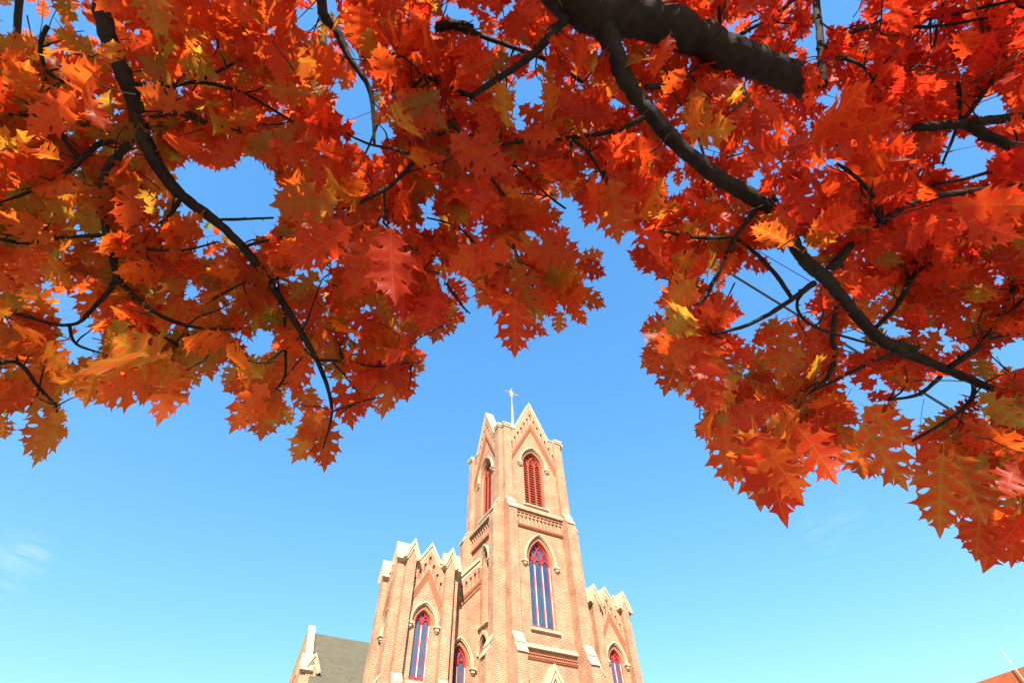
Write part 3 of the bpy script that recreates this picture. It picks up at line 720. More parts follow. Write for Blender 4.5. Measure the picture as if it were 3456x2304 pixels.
# limbs, traced as (x, y, depth in metres, width in picture units); each has side branches
LIMBS = [
 dict(pts=[(1150, -190, 2.0, 128), (1330, 15, 2.0, 122), (1480, 42, 2.0, 108), (1600, 85, 2.02, 100), (1700, 132, 2.05, 94), (1790, 165, 2.08, 84), (1868, 203, 2.1, 74)],
  side=[[(1300, 40, 1.98, 22), (1230, 120, 1.9, 18), (1160, 170, 1.82, 15), (1080, 222, 1.75, 12)], [(1082, 220, 1.75, 11), (1020, 195, 1.72, 9), (970, 170, 1.7, 8), (925, 130, 1.68, 6)], [(972, 175, 1.7, 6), (940, 210, 1.68, 5), (902, 222, 1.66, 4)],
   [(1890, 195, 2.15, 20), (1886, 120, 2.3, 18), (1880, 60, 2.45, 16), (1872, -40, 2.6, 15)], [(1890, 115, 2.3, 13), (1930, 85, 2.3, 12), (2000, 60, 2.35, 11), (2050, 42, 2.4, 10), (2140, 40, 2.4, 9), (2240, 22, 2.4, 8), (2370, -10, 2.4, 6)],
   [(2030, 48, 2.4, 9), (2090, 62, 2.4, 8), (2160, 60, 2.4, 7), (2250, 45, 2.4, 6), (2370, 20, 2.4, 5)], [(1893, 132, 2.25, 10), (1940, 135, 2.2, 9), (1985, 155, 2.15, 7), (2005, 185, 2.1, 5)], [(2152, 62, 2.4, 6), (2145, 105, 2.35, 6), (2110, 150, 2.3, 5), (2085, 165, 2.3, 4)],
   [(1700, 80, 2.3, 9), (1770, 40, 2.4, 8), (1850, -20, 2.5, 6)], [(1655, 90, 2.2, 9), (1652, 40, 2.3, 8), (1650, -30, 2.4, 6)], [(1480, 200, 2.0, 14), (1540, 195, 2.02, 11), (1590, 165, 2.05, 9), (1640, 120, 2.1, 7)]]),
 dict(pts=[(1385, 40, 2.0, 74), (1405, 105, 1.98, 62), (1440, 190, 1.95, 52), (1490, 255, 1.92, 47), (1560, 335, 1.9, 45), (1640, 402, 1.9, 45), (1715, 445, 1.9, 48), (1775, 490, 1.9, 42), (1812, 540, 1.9, 38), (1850, 600, 1.9, 38), (1895, 637, 1.9, 42), (1945, 698, 1.92, 35), (2005, 765, 1.95, 33), (2055, 798, 1.96, 34), (2130, 830, 2.0, 28), (2230, 872, 2.05, 24), (2310, 905, 2.1, 20), (2440, 960, 2.2, 15)],
  side=[[(1905, 620, 1.9, 24), (1955, 565, 1.88, 19), (2020, 512, 1.86, 17), (2100, 466, 1.86, 15), (2220, 440, 1.9, 13), (2400, 420, 1.95, 11)], [(2020, 512, 1.86, 11), (2010, 460, 1.82, 10), (1975, 415, 1.8, 9), (1922, 375, 1.78, 6)], [(1870, 650, 1.9, 14), (1800, 700, 1.85, 11), (1720, 745, 1.82, 9), (1635, 768, 1.8, 6)],
   [(1820, 685, 1.87, 10), (1785, 635, 1.9, 10), (1740, 585, 1.95, 9), (1695, 550, 2.0, 7)], [(1925, 690, 1.92, 14), (1912, 770, 1.88, 11), (1918, 820, 1.86, 11), (1890, 880, 1.84, 9), (1830, 915, 1.82, 6)], [(2012, 752, 1.95, 10), (2065, 695, 1.98, 9), (2110, 610, 2.0, 8), (2148, 535, 2.05, 5)], [(2062, 695, 1.98, 7), (2085, 640, 2.0, 6), (2065, 605, 2.0, 6), (2035, 590, 2.0, 4)],
   [(2180, 845, 2.0, 14), (2258, 785, 1.98, 12), (2300, 720, 1.95, 10), (2332, 640, 1.92, 7)], [(2258, 785, 1.98, 8), (2310, 770, 1.98, 7), (2380, 767, 1.98, 6)], [(2060, 808, 1.95, 9), (1980, 842, 1.9, 8), (1905, 880, 1.88, 7), (1850, 905, 1.86, 5)], [(2160, 865, 2.0, 10), (2110, 905, 1.96, 8), (2040, 918, 1.92, 6)],
   [(2235, 872, 2.05, 10), (2232, 915, 2.0, 9), (2190, 955, 1.96, 8), (2090, 1015, 1.9, 5)], [(2270, 890, 2.06, 10), (2290, 945, 2.02, 8), (2330, 975, 2.0, 6)], [(1485, 265, 1.92, 15), (1420, 298, 1.85, 12), (1310, 316, 1.8, 11), (1220, 322, 1.76, 9), (1150, 332, 1.74, 6)], [(1312, 316, 1.8, 9), (1350, 350, 1.78, 8), (1380, 395, 1.76, 6), (1395, 430, 1.75, 4)],
   [(1735, 482, 1.9, 14), (1690, 543, 1.86, 11), (1655, 615, 1.84, 9), (1620, 690, 1.82, 5)], [(1685, 545, 1.86, 9), (1590, 546, 1.84, 8), (1540, 535, 1.82, 6), (1500, 528, 1.82, 4)], [(1860, 655, 1.9, 8), (1830, 700, 1.88, 7), (1870, 750, 1.85, 7), (2010, 792, 1.9, 6)],
   [(1760, 470, 1.9, 22), (1782, 455, 1.88, 18)], [(2060, 790, 1.96, 20), (2095, 800, 1.95, 16), (2110, 798, 1.95, 10)]]),
 dict(pts=[(225, -120, 1.8, 52), (240, 50, 1.8, 50), (272, 145, 1.8, 46), (305, 225, 1.8, 44), (328, 310, 1.8, 42), (368, 390, 1.8, 36), (418, 450, 1.8, 33), (500, 512, 1.78, 27), (570, 582, 1.76, 24), (640, 680, 1.74, 20), (692, 762, 1.72, 17), (738, 850, 1.7, 14), (762, 940, 1.68, 9), (742, 1030, 1.66, 4)],
  side=[[(322, 290, 1.8, 24), (285, 345, 1.78, 18), (248, 385, 1.76, 17), (236, 450, 1.74, 16), (245, 540, 1.72, 14), (266, 637, 1.7, 14), (220, 700, 1.68, 10), (160, 747, 1.66, 8), (30, 720, 1.64, 4)], [(266, 637, 1.7, 11), (340, 707, 1.68, 10), (430, 748, 1.66, 8), (550, 757, 1.64, 4)], [(305, 326, 1.8, 15), (235, 328, 1.78, 13), (182, 370, 1.76, 12), (120, 420, 1.74, 9), (0, 465, 1.72, 6)],
   [(180, 366, 1.76, 9), (135, 305, 1.76, 8), (88, 272, 1.76, 7), (20, 262, 1.76, 6)], [(315, 192, 1.8, 12), (380, 200, 1.82, 10), (455, 188, 1.84, 9), (560, 215, 1.86, 8), (670, 278, 1.88, 5)], [(455, 188, 1.84, 8), (520, 155, 1.84, 7), (582, 118, 1.84, 5)], [(345, 272, 1.8, 11), (395, 260, 1.78, 9), (470, 280, 1.76, 8), (552, 302, 1.74, 5)], [(372, 203, 1.82, 8), (410, 240, 1.8, 7), (450, 265, 1.8, 5)],
   [(495, 505, 1.78, 8), (560, 503, 1.76, 6), (628, 500, 1.74, 5)], [(420, 450, 1.8, 10), (390, 495, 1.8, 8), (370, 515, 1.8, 5)], [(652, 695, 1.74, 8), (655, 800, 1.72, 7), (652, 870, 1.7, 6), (600, 922, 1.68, 4)], [(735, 826, 1.7, 8), (790, 830, 1.7, 7), (870, 842, 1.7, 5), (950, 832, 1.7, 3)], [(765, 832, 1.7, 5), (790, 860, 1.7, 5), (815, 892, 1.7, 3)], [(763, 945, 1.68, 5), (820, 925, 1.68, 4), (870, 912, 1.68, 3)],
   [(240, 540, 1.72, 9), (150, 545, 1.72, 8), (60, 560, 1.72, 6), (-20, 545, 1.72, 5)], [(265, 545, 1.72, 9), (330, 570, 1.72, 8), (420, 575, 1.72, 6), (500, 555, 1.72, 4)], [(555, 570, 1.76, 8), (600, 555, 1.76, 7), (690, 535, 1.75, 5)], [(430, 760, 1.66, 6), (440, 810, 1.66, 5), (370, 770, 1.66, 4)], [(160, 750, 1.66, 7), (175, 790, 1.66, 6), (240, 812, 1.66, 4)],
   [(655, 800, 1.72, 5), (690, 770, 1.72, 4), (740, 640, 1.72, 3)], [(110, 60, 1.9, 10), (92, 110, 1.9, 9), (110, 165, 1.9, 8), (150, 190, 1.9, 6)], [(470, 700, 1.75, 5), (560, 650, 1.75, 5), (640, 640, 1.75, 5)], [(-20, 840, 1.5, 9), (40, 832, 1.5, 9), (90, 890, 1.5, 7), (130, 930, 1.5, 4)]]),
 dict(pts=[(2100, 293, 2.3, 20), (2150, 290, 2.3, 28), (2215, 284, 2.3, 30), (2290, 275, 2.3, 27), (2370, 264, 2.3, 25), (2520, 250, 2.3, 30)],
  side=[[(2218, 286, 2.3, 24), (2275, 315, 2.28, 22), (2330, 342, 2.26, 20), (2430, 400, 2.25, 18)], [(2212, 278, 2.3, 11), (2260, 212, 2.35, 10), (2310, 130, 2.4, 8)], [(2205, 285, 2.3, 8), (2204, 220, 2.35, 8), (2198, 160, 2.4, 6)], [(2195, 300, 2.3, 7), (2180, 340, 2.28, 6), (2165, 375, 2.26, 5)], [(2352, 368, 2.2, 9), (2240, 405, 2.2, 8), (2140, 425, 2.2, 5)]]),
 dict(pts=[(730, -90, 2.6, 30), (742, 30, 2.6, 30), (772, 68, 2.6, 26), (800, 130, 2.6, 20), (850, 210, 2.6, 14), (860, 330, 2.55, 8)],
  side=[[(958, 362, 1.5, 11), (925, 400, 1.5, 10), (880, 438, 1.5, 9), (800, 478, 1.5, 6)], [(958, 362, 1.5, 8), (900, 342, 1.52, 7), (850, 332, 1.54, 6), (800, 310, 1.56, 4)], [(882, 436, 1.5, 7), (885, 480, 1.5, 6), (893, 515, 1.5, 4)], [(1030, 275, 1.6, 8), (1060, 310, 1.6, 9), (1100, 370, 1.58, 8), (1160, 450, 1.55, 6)], [(1040, 285, 1.6, 9), (1012, 310, 1.6, 6)],
   [(1178, 560, 1.45, 7), (1192, 600, 1.45, 8), (1220, 655, 1.45, 6)], [(1085, 70, 2.6, 26), (1040, 58, 2.6, 26), (1000, 62, 2.6, 22)], [(1040, 58, 2.6, 12), (1180, 110, 2.5, 11), (1260, 140, 2.5, 11), (1340, 190, 2.45, 8)], [(1090, 560, 1.7, 6), (1050, 520, 1.7, 5), (980, 500, 1.7, 4)], [(1025, 650, 1.6, 7), (1060, 700, 1.6, 5), (1080, 720, 1.6, 3)], [(880, 510, 1.9, 6), (930, 560, 1.9, 5), (1000, 590, 1.9, 4)], [(1300, 480, 1.9, 5), (1260, 450, 1.9, 5), (1180, 380, 1.9, 5)]]),
]
LIMBS += [dict(pts=P_, side=[]) for P_ in (
 [(1000, -120, 2.6, 24), (960, 40, 3.0, 18), (900, 190, 3.7, 12), (850, 330, 4.8, 7), (800, 430, 6.2, 4)], [(420, -120, 2.6, 24), (430, 60, 3.0, 17), (480, 200, 3.8, 11), (560, 300, 5.0, 6), (640, 350, 6.4, 4)],
 [(60, -120, 2.6, 22), (40, 100, 3.0, 16), (70, 300, 3.8, 11), (130, 480, 5.0, 7), (220, 600, 6.2, 4)], [(1560, -120, 2.7, 22), (1570, 120, 3.2, 15), (1600, 300, 4.0, 10), (1640, 430, 5.2, 6), (1660, 520, 6.4, 4)],
 [(2060, -120, 2.7, 24), (2080, 140, 3.2, 16), (2120, 340, 4.0, 11), (2160, 520, 5.2, 7), (2180, 640, 6.5, 4)])]
def limb_points(pts, n=5, wob=1.0):
    """smooth path and radii through traced points"""
    P = [Vector(at(x, y, d)) for x, y, d, w in pts]; W = [w*(3456/2352)/FPX*d*0.5 for x, y, d, w in pts]
    out = []; rad = []
    for i in range(len(P) - 1):
        a = P[max(i-1, 0)]; b = P[i]; c = P[i+1]; e = P[min(i+2, len(P)-1)]
        for k in range(n):
            t = k/n
            q = 0.5*((2*b) + (c - a)*t + (2*a - 5*b + 4*c - e)*t*t + (3*b - a - 3*c + e)*t**3)
            r = W[i] + (W[i+1] - W[i])*t
            q += Vector((random.uniform(-1, 1), random.uniform(-1, 1), random.uniform(-1, 1)))*r*0.10*wob
            out.append(q); rad.append(r*random.uniform(0.93, 1.09))
    out.append(P[-1]); rad.append(W[-1])
    return out, rad

m = MB(); m.tube([(-1.6, -2.6, -0.1), (-1.55, -2.55, 0.4), (-1.5, -2.5, 1.6), (-1.4, -2.4, 3.0), (-1.3, -2.1, 4.3), (-1.1, -1.9, 6.0)], [0.42, 0.34, 0.29, 0.27, 0.2, 0.12], 16)
trunk = m.build("trunk", BARK, tree, smooth=True)
limb_objs = []; all_pts = []; RAIL = []; FINE = []
for li, L in enumerate(LIMBS):
    m = MB(); p, r = limb_points([(x, y, d, w*0.77) for x, y, d, w in L['pts']], 8)
    # carry the limb back, out of the picture, to the trunk
    if li in (0, 2, 4) or li > 4:
        s0 = p[0]; e = Vector((-1.35, -2.2, 3.2 + 0.3*min(li, 7))); back = []
        for k in range(1, 9):
            t = k/8; q = s0.lerp(e, t) + Vector((0, 0, math.sin(t*math.pi)*0.35)); back.append((q, r[0]*(1 + t*0.8)))
        m.tube([q for q, _ in back[::-1]] + p, [w for _, w in back[::-1]] + r, 14 if li == 0 else 10)
    elif li == 3:
        s0 = p[-1]; e = Vector((1.2, -1.6, 4.4)); q2 = [s0.lerp(e, k/8) + Vector((0, 0, math.sin(k/8*math.pi)*0.3)) for k in range(1, 9)]
        m.tube(p + q2 + [Vector((-1.2, -2.0, 4.6))], r + [r[-1]*(1 + k/8*1.5) for k in range(1, 10)], 10)
    else:
        m.tube(p, r, 12)
    lo = m.build("limb", BARK, tree, smooth=True); limb_objs.append(lo)
    for q in p: all_pts.append((q, li))
    for i in range(len(p) - 1 if li < 5 else 0):
        for t in (0, .25, .5, .75): RAIL.append((p[i].lerp(p[i+1], t), r[i], 2))
    for S in L['side']:
        k = MB(); p, r = limb_points(S, 5, 1.4); k.tube(p, [max(x, 0.0016) for x in r], 7)
        # bud scars
        for i in range(2, len(p) - 1, 3):
            d = Vector((random.uniform(-1, 1), random.uniform(-1, 1), random.uniform(-1, 1))).normalized()
            k.tube([p[i], p[i] + d*(r[i]*1.6 + 0.004)], [r[i]*0.7, r[i]*0.3], 5)
        k.build("side_branch", BARK, lo, smooth=True)
        for q in p: all_pts.append((q, li))
        for i in range(len(p) - 1):
            for t in (0, .5): RAIL.append((p[i].lerp(p[i+1], t), r[i], 1))
# fine bare twigs forking from the side branches
for li, L in enumerate(LIMBS):
    for S in L['side']:
        for (x, y, d, w) in S[1:]:
            for _ in range(rng.integers(1, 3)):
                a = rng.uniform(0, 6.28); ln = rng.uniform(45, 130); q = [(x, y, d, min(w*0.6, 5.0))]
                for k in range(4):
                    a += rng.normal(0, 0.32); l = ln/4
                    q.append((q[-1][0] + math.cos(a)*l, q[-1][1] + math.sin(a)*l, d - 0.015*k + rng.normal(0, 0.015), max(1.6, 4.2 - k*0.7)))
                FINE.append((li, q))
AP = np.array([tuple(q) for q, _ in all_pts]); AL = np.array([l for _, l in all_pts])

# ---- outline of the canopy on the picture grid (2352 x 1568), only used to know where the crown's sprays hang
EDGE = [(-500, 990), (0, 990), (20, 1000), (35, 965), (62, 965), (80, 1022), (108, 1062), (150, 1040), (190, 985), (152, 940), (168, 925), (245, 932), (285, 922), (335, 915), (390, 952), (425, 925), (455, 872), (480, 872), (520, 850), (535, 895), (524, 988), (562, 972), (602, 1006), (645, 985), (672, 958), (692, 982), (668, 1062), (742, 1070), (778, 1022), (806, 1012), (802, 968), (846, 1006), (887, 968), (872, 915), (935, 915), (982, 850), (972, 800), (990, 780), (1062, 752), (1072, 692), (1082, 682), (1106, 715), (1150, 762), (1186, 814), (1232, 770), (1276, 768), (1292, 732), (1340, 742), (1388, 704), (1380, 640), (1388, 580), (1342, 572), (1320, 530), (1292, 492), (1320, 455), (1332, 505), (1355, 542), (1388, 542), (1420, 552), (1452, 602), (1492, 642), (1500, 692), (1466, 722), (1466, 782), (1490, 856), (1530, 872), (1532, 922), (1562, 948), (1602, 962), (1612, 1012), (1632, 1062), (1666, 1108), (1702, 1120), (1752, 1142), (1840, 1158), (1806, 1112), (1842, 1062), (1902, 1082), (1948, 1092), (1952, 1052), (1972, 1022), (2002, 1062), (2078, 1114), (2022, 1040), (2012, 1012), (2062, 1022), (2092, 1022), (2102, 1062), (2120, 1112), (2108, 1152), (2144, 1206), (2182, 1182), (2212, 1202), (2244, 1280), (2272, 1252), (2302, 1242), (2338, 1298), (2352, 1280), (2900, 1400), (2900, -500), (-500, -500)]
HOLES = [[(428, 392), (470, 405), (530, 402), (585, 378), (602, 420), (640, 455), (612, 480), (560, 490), (500, 470), (455, 440)], [(505, 500), (560, 492), (622, 500), (600, 525), (545, 545)], [(1690, 655), (1740, 632), (1860, 650), (1800, 690), (1745, 735), (1700, 760), (1690, 700)], [(1880, 632), (1820, 612), (1760, 590), (1730, 600), (1740, 625), (1850, 640)],
 [(790, 232), (820, 228), (822, 258), (795, 265)], [(815, 318), (880, 310), (850, 345), (790, 350)], [(1195, 195), (1235, 190), (1215, 250), (1190, 230)], [(1880, 10), (1960, 15), (1945, 45), (1890, 40)], [(1870, 70), (1890, 78), (1872, 115), (1855, 95)], [(2205, 355), (2250, 360), (2240, 400), (2200, 395)], [(2255, 250), (2290, 230), (2300, 260), (2265, 290)], [(1880, 370), (1905, 372), (1895, 400)], [(455, 560), (492, 552), (500, 580), (470, 595)], [(395, 655), (425, 645), (415, 680)],
 [(705, 600), (735, 590), (740, 630), (712, 650)], [(180, 795), (205, 790), (215, 830), (190, 840)], [(160, 690), (200, 680), (215, 705), (180, 740), (150, 730)], [(590, 760), (615, 770), (600, 800), (580, 790)], [(1970, 880), (2010, 870), (2030, 900), (1995, 935), (1970, 920)], [(2080, 920), (2115, 905), (2100, 960), (2080, 970)], [(1950, 760), (1985, 790), (1960, 800)], [(2130, 770), (2170, 760), (2165, 800)], [(2300, 800), (2352, 790), (2352, 830), (2310, 830)], [(1790, 760), (1830, 765), (1800, 800)], [(1900, 840), (1935, 850), (1915, 880)],
 [(2040, 730), (2062, 745), (2050, 770)], [(1330, 470), (1350, 480), (1345, 510)], [(1120, 640), (1145, 640), (1135, 665)], [(960, 500), (985, 490), (985, 520)], [(700, 40), (715, 30), (712, 60)], [(185, 50), (225, 45), (215, 75)], [(35, 25), (70, 20), (20, 60), (0, 75)], [(1460, 560), (1475, 555), (1470, 585)], [(1800, 590), (1830, 600), (1815, 615)], [(2150, 880), (2185, 890), (2170, 910)], [(2250, 620), (2275, 640), (2255, 650)], [(1030, 640), (1050, 640), (1045, 665)], [(760, 880), (800, 885), (790, 930), (765, 920)], [(700, 860), (720, 860), (715, 900)], [(870, 890), (880, 885), (880, 905)]]
GX, GY, OX, OY = 3400//4, 2000//4, 500, 500
yy, xx = np.mgrid[0:GY, 0:GX]; PX = xx*4 - OX + 2.0; PY = yy*4 - OY + 2.0
def inside_poly(poly):
    c = np.zeros(PX.shape, bool); n = len(poly)
    for i in range(n):
        x0, y0 = poly[i]; x1, y1 = poly[(i+1) % n]
        if y0 == y1: continue
        k = ((y0 > PY) != (y1 > PY)) & (PX < (x1 - x0)*(PY - y0)/(y1 - y0) + x0)
        c ^= k
    return c
MASK = inside_poly(EDGE); HOLE = np.zeros_like(MASK)
for h in HOLES: HOLE |= inside_poly(h)
def erode(m, k):
    for _ in range(k):
        n = m.copy(); n[1:] &= m[:-1]; n[:-1] &= m[1:]; n[:, 1:] &= m[:, :-1]; n[:, :-1] &= m[:, 1:]; m = n
    return m
FREE = MASK & ~HOLE; DEEP = erode(MASK, 8) & erode(FREE, 3); MID = erode(FREE, 2)
def to_px(P):
    c = P - CAM; z = c @ FW; s = 2352/3456
    return ((c @ CX)/z*FPX + 1728)*s, (-(c @ CY)/z*FPX + 1152)*s, z
def cell(x, y): return np.clip(((y + OY)/4).astype(int), 0, GY-1), np.clip(((x + OX)/4).astype(int), 0, GX-1)
def ok_px(x, y, m=None):
    i, j = cell(x, y); return (FREE if m is None else m)[i, j]
# where the bare limbs run, and how far away they are
LIMB_D = np.zeros(MASK.shape); LIMB_K = np.zeros(MASK.shape, int)
for q, r, kind in RAIL:
    x, y, z = to_px(np.array([tuple(q)])); rr = r/z[0]*FPX*2352/3456 + (7 if kind == 2 else 5)
    i0, j0 = cell(x, y); n = int(rr/4) + 1
    for i in range(max(i0[0]-n, 0), min(i0[0]+n+1, GY)):
        for j in range(max(j0[0]-n, 0), min(j0[0]+n+1, GX)):
            if (PX[i, j]-x[0])**2 + (PY[i, j]-y[0])**2 <= rr*rr + 4: LIMB_D[i, j] = z[0]; LIMB_K[i, j] = max(LIMB_K[i, j], kind)
COVERS = [(1862, 178, 1935, 260), (1772, 470, 1815, 535), (2300, 890, 2352, 960), (225, -50, 262, 150), (2300, 890, 2352, 960)]

# ---- leaf outline (half), u across, v along the midrib
HALF = [(0.007, -0.24), (0.007, 0.0), (0.045, 0.02), (0.07, 0.08), (0.13, 0.09), (0.16, 0.055), (0.165, 0.125), (0.25, 0.19), (0.155, 0.20), (0.14, 0.255), (0.085, 0.265),
        (0.12, 0.31), (0.20, 0.31), (0.27, 0.265), (0.265, 0.355), (0.385, 0.485), (0.265, 0.455), (0.275, 0.555), (0.19, 0.485), (0.105, 0.475),
        (0.13, 0.535), (0.21, 0.565), (0.29, 0.53), (0.265, 0.625), (0.37, 0.755), (0.245, 0.715), (0.235, 0.805), (0.165, 0.73), (0.095, 0.70),
        (0.11, 0.745), (0.15, 0.775), (0.22, 0.755), (0.185, 0.82), (0.245, 0.935), (0.155, 0.88), (0.125, 0.94), (0.07, 0.86), (0.08, 0.90), (0.13, 0.965), (0.06, 0.955), (0.045, 1.0), (0.0, 1.10)]
def leaf_shape(seed):
    r = random.Random(seed); out = []
    mid = [(0, v) for v in (0.0, 0.06, 0.15, 0.255, 0.36, 0.465, 0.57, 0.68, 0.76, 0.84, 0.93)]
    verts = []; faces = []
    wide = r.uniform(0.88, 1.12)
    sides = []
    for sg in (1, -1):
        pts = []
        for i, (u, v) in enumerate(HALF):
            if 3 < i < len(HALF) - 1: u2 = u*wide*r.uniform(0.93, 1.08); v2 = v + r.uniform(-0.012, 0.012)
            else: u2, v2 = u, v
            pts.append((sg*u2, v2))
        sm = pts[:3]
        for i in range(3, len(pts) - 1):
            (ax, ay), (bx, by), (cx, cy) = pts[i-1], pts[i], pts[i+1]
            if sg*((bx-ax)*(cy-by) - (by-ay)*(cx-bx)) < 0:
                sm += [(bx + (ax-bx)*0.34, by + (ay-by)*0.34), (bx + (ax+cx-2*bx)*0.09, by + (ay+cy-2*by)*0.09), (bx + (cx-bx)*0.34, by + (cy-by)*0.34)]
            else: sm.append(pts[i])
        pts = sm + [pts[-1]]
        loop = pts + mid[::-1]
        t = tessellate_polygon([[Vector((a, b, 0)) for a, b in loop]])
        n0 = len(verts); verts += loop
        for tr in t:
            a, b, c = (loop[i] for i in tr)
            cr = (b[0]-a[0])*(c[1]-a[1]) - (b[1]-a[1])*(c[0]-a[0])
            if abs(cr) < 1e-9: continue
            faces.append(tuple(i + n0 for i in (tr if cr > 0 else tr[::-1])))
    return np.array(verts, float), np.array(faces, int)
SHAPES = [leaf_shape(s) for s in range(6)]
INNER = np.array([(a*f, v) for v, f in ((0.1, .15), (0.25, .15), (0.4, .3), (0.55, .27), (0.7, .3), (0.85, .2), (0.95, .1)) for a in (-1, -0.5, 0, 0.5, 1)])
TESTP = np.array([(0.0, 1.04), (0.40, 0.47), (-0.40, 0.47), (0.38, 0.73), (-0.38, 0.73), (0.24, 0.90), (-0.24, 0.90), (0.0, 0.5), (0.24, 0.19), (-0.24, 0.19)])

class Leaves:
    def __init__(self): self.b = []; self.ax = []; self.nr = []; self.L = []; self.tone = []; self.curl = []
    def put(self, b, ax, nr, L, tone, curl): self.b.append(b); self.ax.append(ax); self.nr.append(nr); self.L.append(L); self.tone.append(tone); self.curl.append(curl)
    def build(self, name, parent):
        if not self.b: return
        V = []; F = []; UV = []; TN = []; off = 0
        B = np.array(self.b); A = np.array(self.ax); Nn = np.array(self.nr); L = np.array(self.L); T = np.array(self.tone); Cu = np.array(self.curl)
        S = np.cross(A, Nn); which = rng.integers(0, len(SHAPES), len(B)); rnd = rng.random(len(B))
        for k, (sv, sf) in enumerate(SHAPES):
            ids = np.nonzero(which == k)[0]
            if len(ids) == 0: continue
            u, v = sv[:, 0], sv[:, 1]; n, q = len(ids), len(sv)
            c = Cu[ids]; vv = np.maximum(v, 0)
            w = c[:, 0:1]*(vv**2)[None] + c[:, 1:2]*np.abs(u)[None] + c[:, 2:3]*(u*vv)[None] + 0.035*np.sin(v[None]*11 + c[:, 3:4]*6 + np.abs(u)[None]*9)*np.abs(u)[None]*4
            P = B[ids][:, None] + L[ids][:, None, None]*(v[None, :, None]*A[ids][:, None] + u[None, :, None]*S[ids][:, None] + w[:, :, None]*Nn[ids][:, None])
            V.append(P.reshape(-1, 3)); F.append((sf[None] + (np.arange(n)*q)[:, None, None]).reshape(-1, 3) + off); off += n*q
            UV.append(np.concatenate([np.tile(sv, (n, 1)), np.repeat(rnd[ids], q)[:, None]], 1)); TN.append(np.repeat(T[ids], q, 0))
        V = np.concatenate(V); F = np.concatenate(F); UV = np.concatenate(UV); TN = np.concatenate(TN)
        me = bpy.data.meshes.new(name)
        me.vertices.add(len(V)); me.vertices.foreach_set('co', V.astype(np.float32).ravel())
        me.loops.add(F.size); me.loops.foreach_set('vertex_index', F.astype(np.int32).ravel())
        me.polygons.add(len(F)); me.polygons.foreach_set('loop_start', np.arange(0, F.size, 3, dtype=np.int32)); me.polygons.foreach_set('loop_total', np.full(len(F), 3, np.int32))
        me.update(calc_edges=True)
        for nm, d in (('leaf_uv', UV), ('leaf_tone', TN)):
            at_ = me.attributes.new(nm, 'FLOAT_VECTOR', 'POINT'); at_.data.foreach_set('vector', d.astype(np.float32).ravel())
        me.polygons.foreach_set('use_smooth', np.ones(len(F), bool))
        me.materials.append(LEAF)
        o = bpy.data.objects.new(name, me); scene.collection.objects.link(o); link_to(o, parent); o['kind'] = 'stuff'
        return o

GROUPS = [Leaves() for _ in LIMBS]; TW = [MB() for _ in LIMBS]
def unit(v): return v/np.linalg.norm(v)
def tone_for(x, y, d):
    """left of the crown turns orange, yellow and green; the upper right is pure red"""
    t = np.clip(x/2352, -0.1, 1.1); q = np.clip(y/1100, 0, 1)
    hue = 0.565 - 0.34*t - 0.11*(1 - q) + 0.10*q*t + rng.normal(0, 0.11)
    if t < 0.3: hue += 0.05*rng.random()
    pg = 0.24 + 0.26*max(0, 0.35 - t)/0.35 + 0.12*q
    green = rng.uniform(0.45, 0.95) if rng.random() < pg else rng.uniform(0, 0.3)
    if t < 0.2 and q < 0.5 and rng.random() < 0.10: green = rng.uniform(0.85, 1.1)
    if t > 0.75 and q < 0.5: green *= 0.4
    return (np.clip(hue, 0, 0.68), green, rng.random())

def spray(px, py, d, n, size, m=None, tries=5, twig=True, droop=0.55):
    """a twig end with a whorl of leaves"""
    c = at(px, py, d); k = np.argmin(((AP - c)**2).sum(1)); li = AL[k]; G = GROUPS[li]
    toward = unit(np.array([c[0]-CAM[0], c[1]-CAM[1], 0.0])); placed = 0
    ph = rng.random()*6.28
    for i in range(n):
        for _ in range(tries):
            a = ph + 6.28*i/n + rng.normal(0, 0.35)
            rad = np.array([math.cos(a), math.sin(a), 0.0])
            ax = unit(rad*1.0 + np.array([0, 0, -droop + rng.normal(0, 0.30)]) + rng.normal(0, 0.15, 3))
            nr = np.array([0, 0, 0.75]) + toward*0.78 + rng.normal(0, 0.30, 3)
            nr = nr - ax*(nr @ ax)
            if np.linalg.norm(nr) < 0.2: continue
            nr = unit(nr); L = size*rng.uniform(0.72, 1.12)
            b = c + ax*L*0.26 + rng.normal(0, 0.012, 3)
            s = np.cross(ax, nr)
            T = b + L*(TESTP[:, 1:2]*ax + TESTP[:, 0:1]*s); x, y, z = to_px(T)
            if (z < 0.6).any() or not ok_px(x, y, m).all(): continue
            T = b + L*(INNER[:, 1:2]*ax + INNER[:, 0:1]*s); x, y, z = to_px(T); ii, jj = cell(x, y)
            front = LIMB_D[ii, jj] > z + 0.02
            if front.any():
                cx_, cy_ = x.mean(), y.mean()
                free = any(q[0] < cx_ < q[2] and q[1] < cy_ < q[3] for q in COVERS)
                if not free:
                    kd = LIMB_K[ii, jj][front].max()
                    if rng.random() < (0.985 if kd == 2 else 0.965): continue
            G.put(b, ax, nr, L, tone_for(px, py, d), (rng.normal(-0.16, 0.18), rng.normal(0.12, 0.24), rng.normal(0, 0.32), rng.random())); placed += 1
            break
    if placed and twig:
        q = AP[k]; v = q - c; l = np.linalg.norm(v)
        end = c + v*min(1, (0.13 if d < 2.6 else 0.45)/max(l, 1e-3)) + rng.normal(0, 0.008, 3)
        pts = [c*(1-t) + end*t + rng.normal(0, 0.004, 3) for t in (0, .3, .65, 1)]; x, y, z = to_px(np.array([c*(1-t) + end*t for t in np.linspace(0, 1, 9)]))
        if ok_px(x, y, MID).all(): TW[li].tube([tuple(p) for p in pts], [0.0014, 0.0018, 0.002, 0.0024] if d < 2.6 else [0.0016, 0.0024, 0.003, 0.004], 5)
    return placed

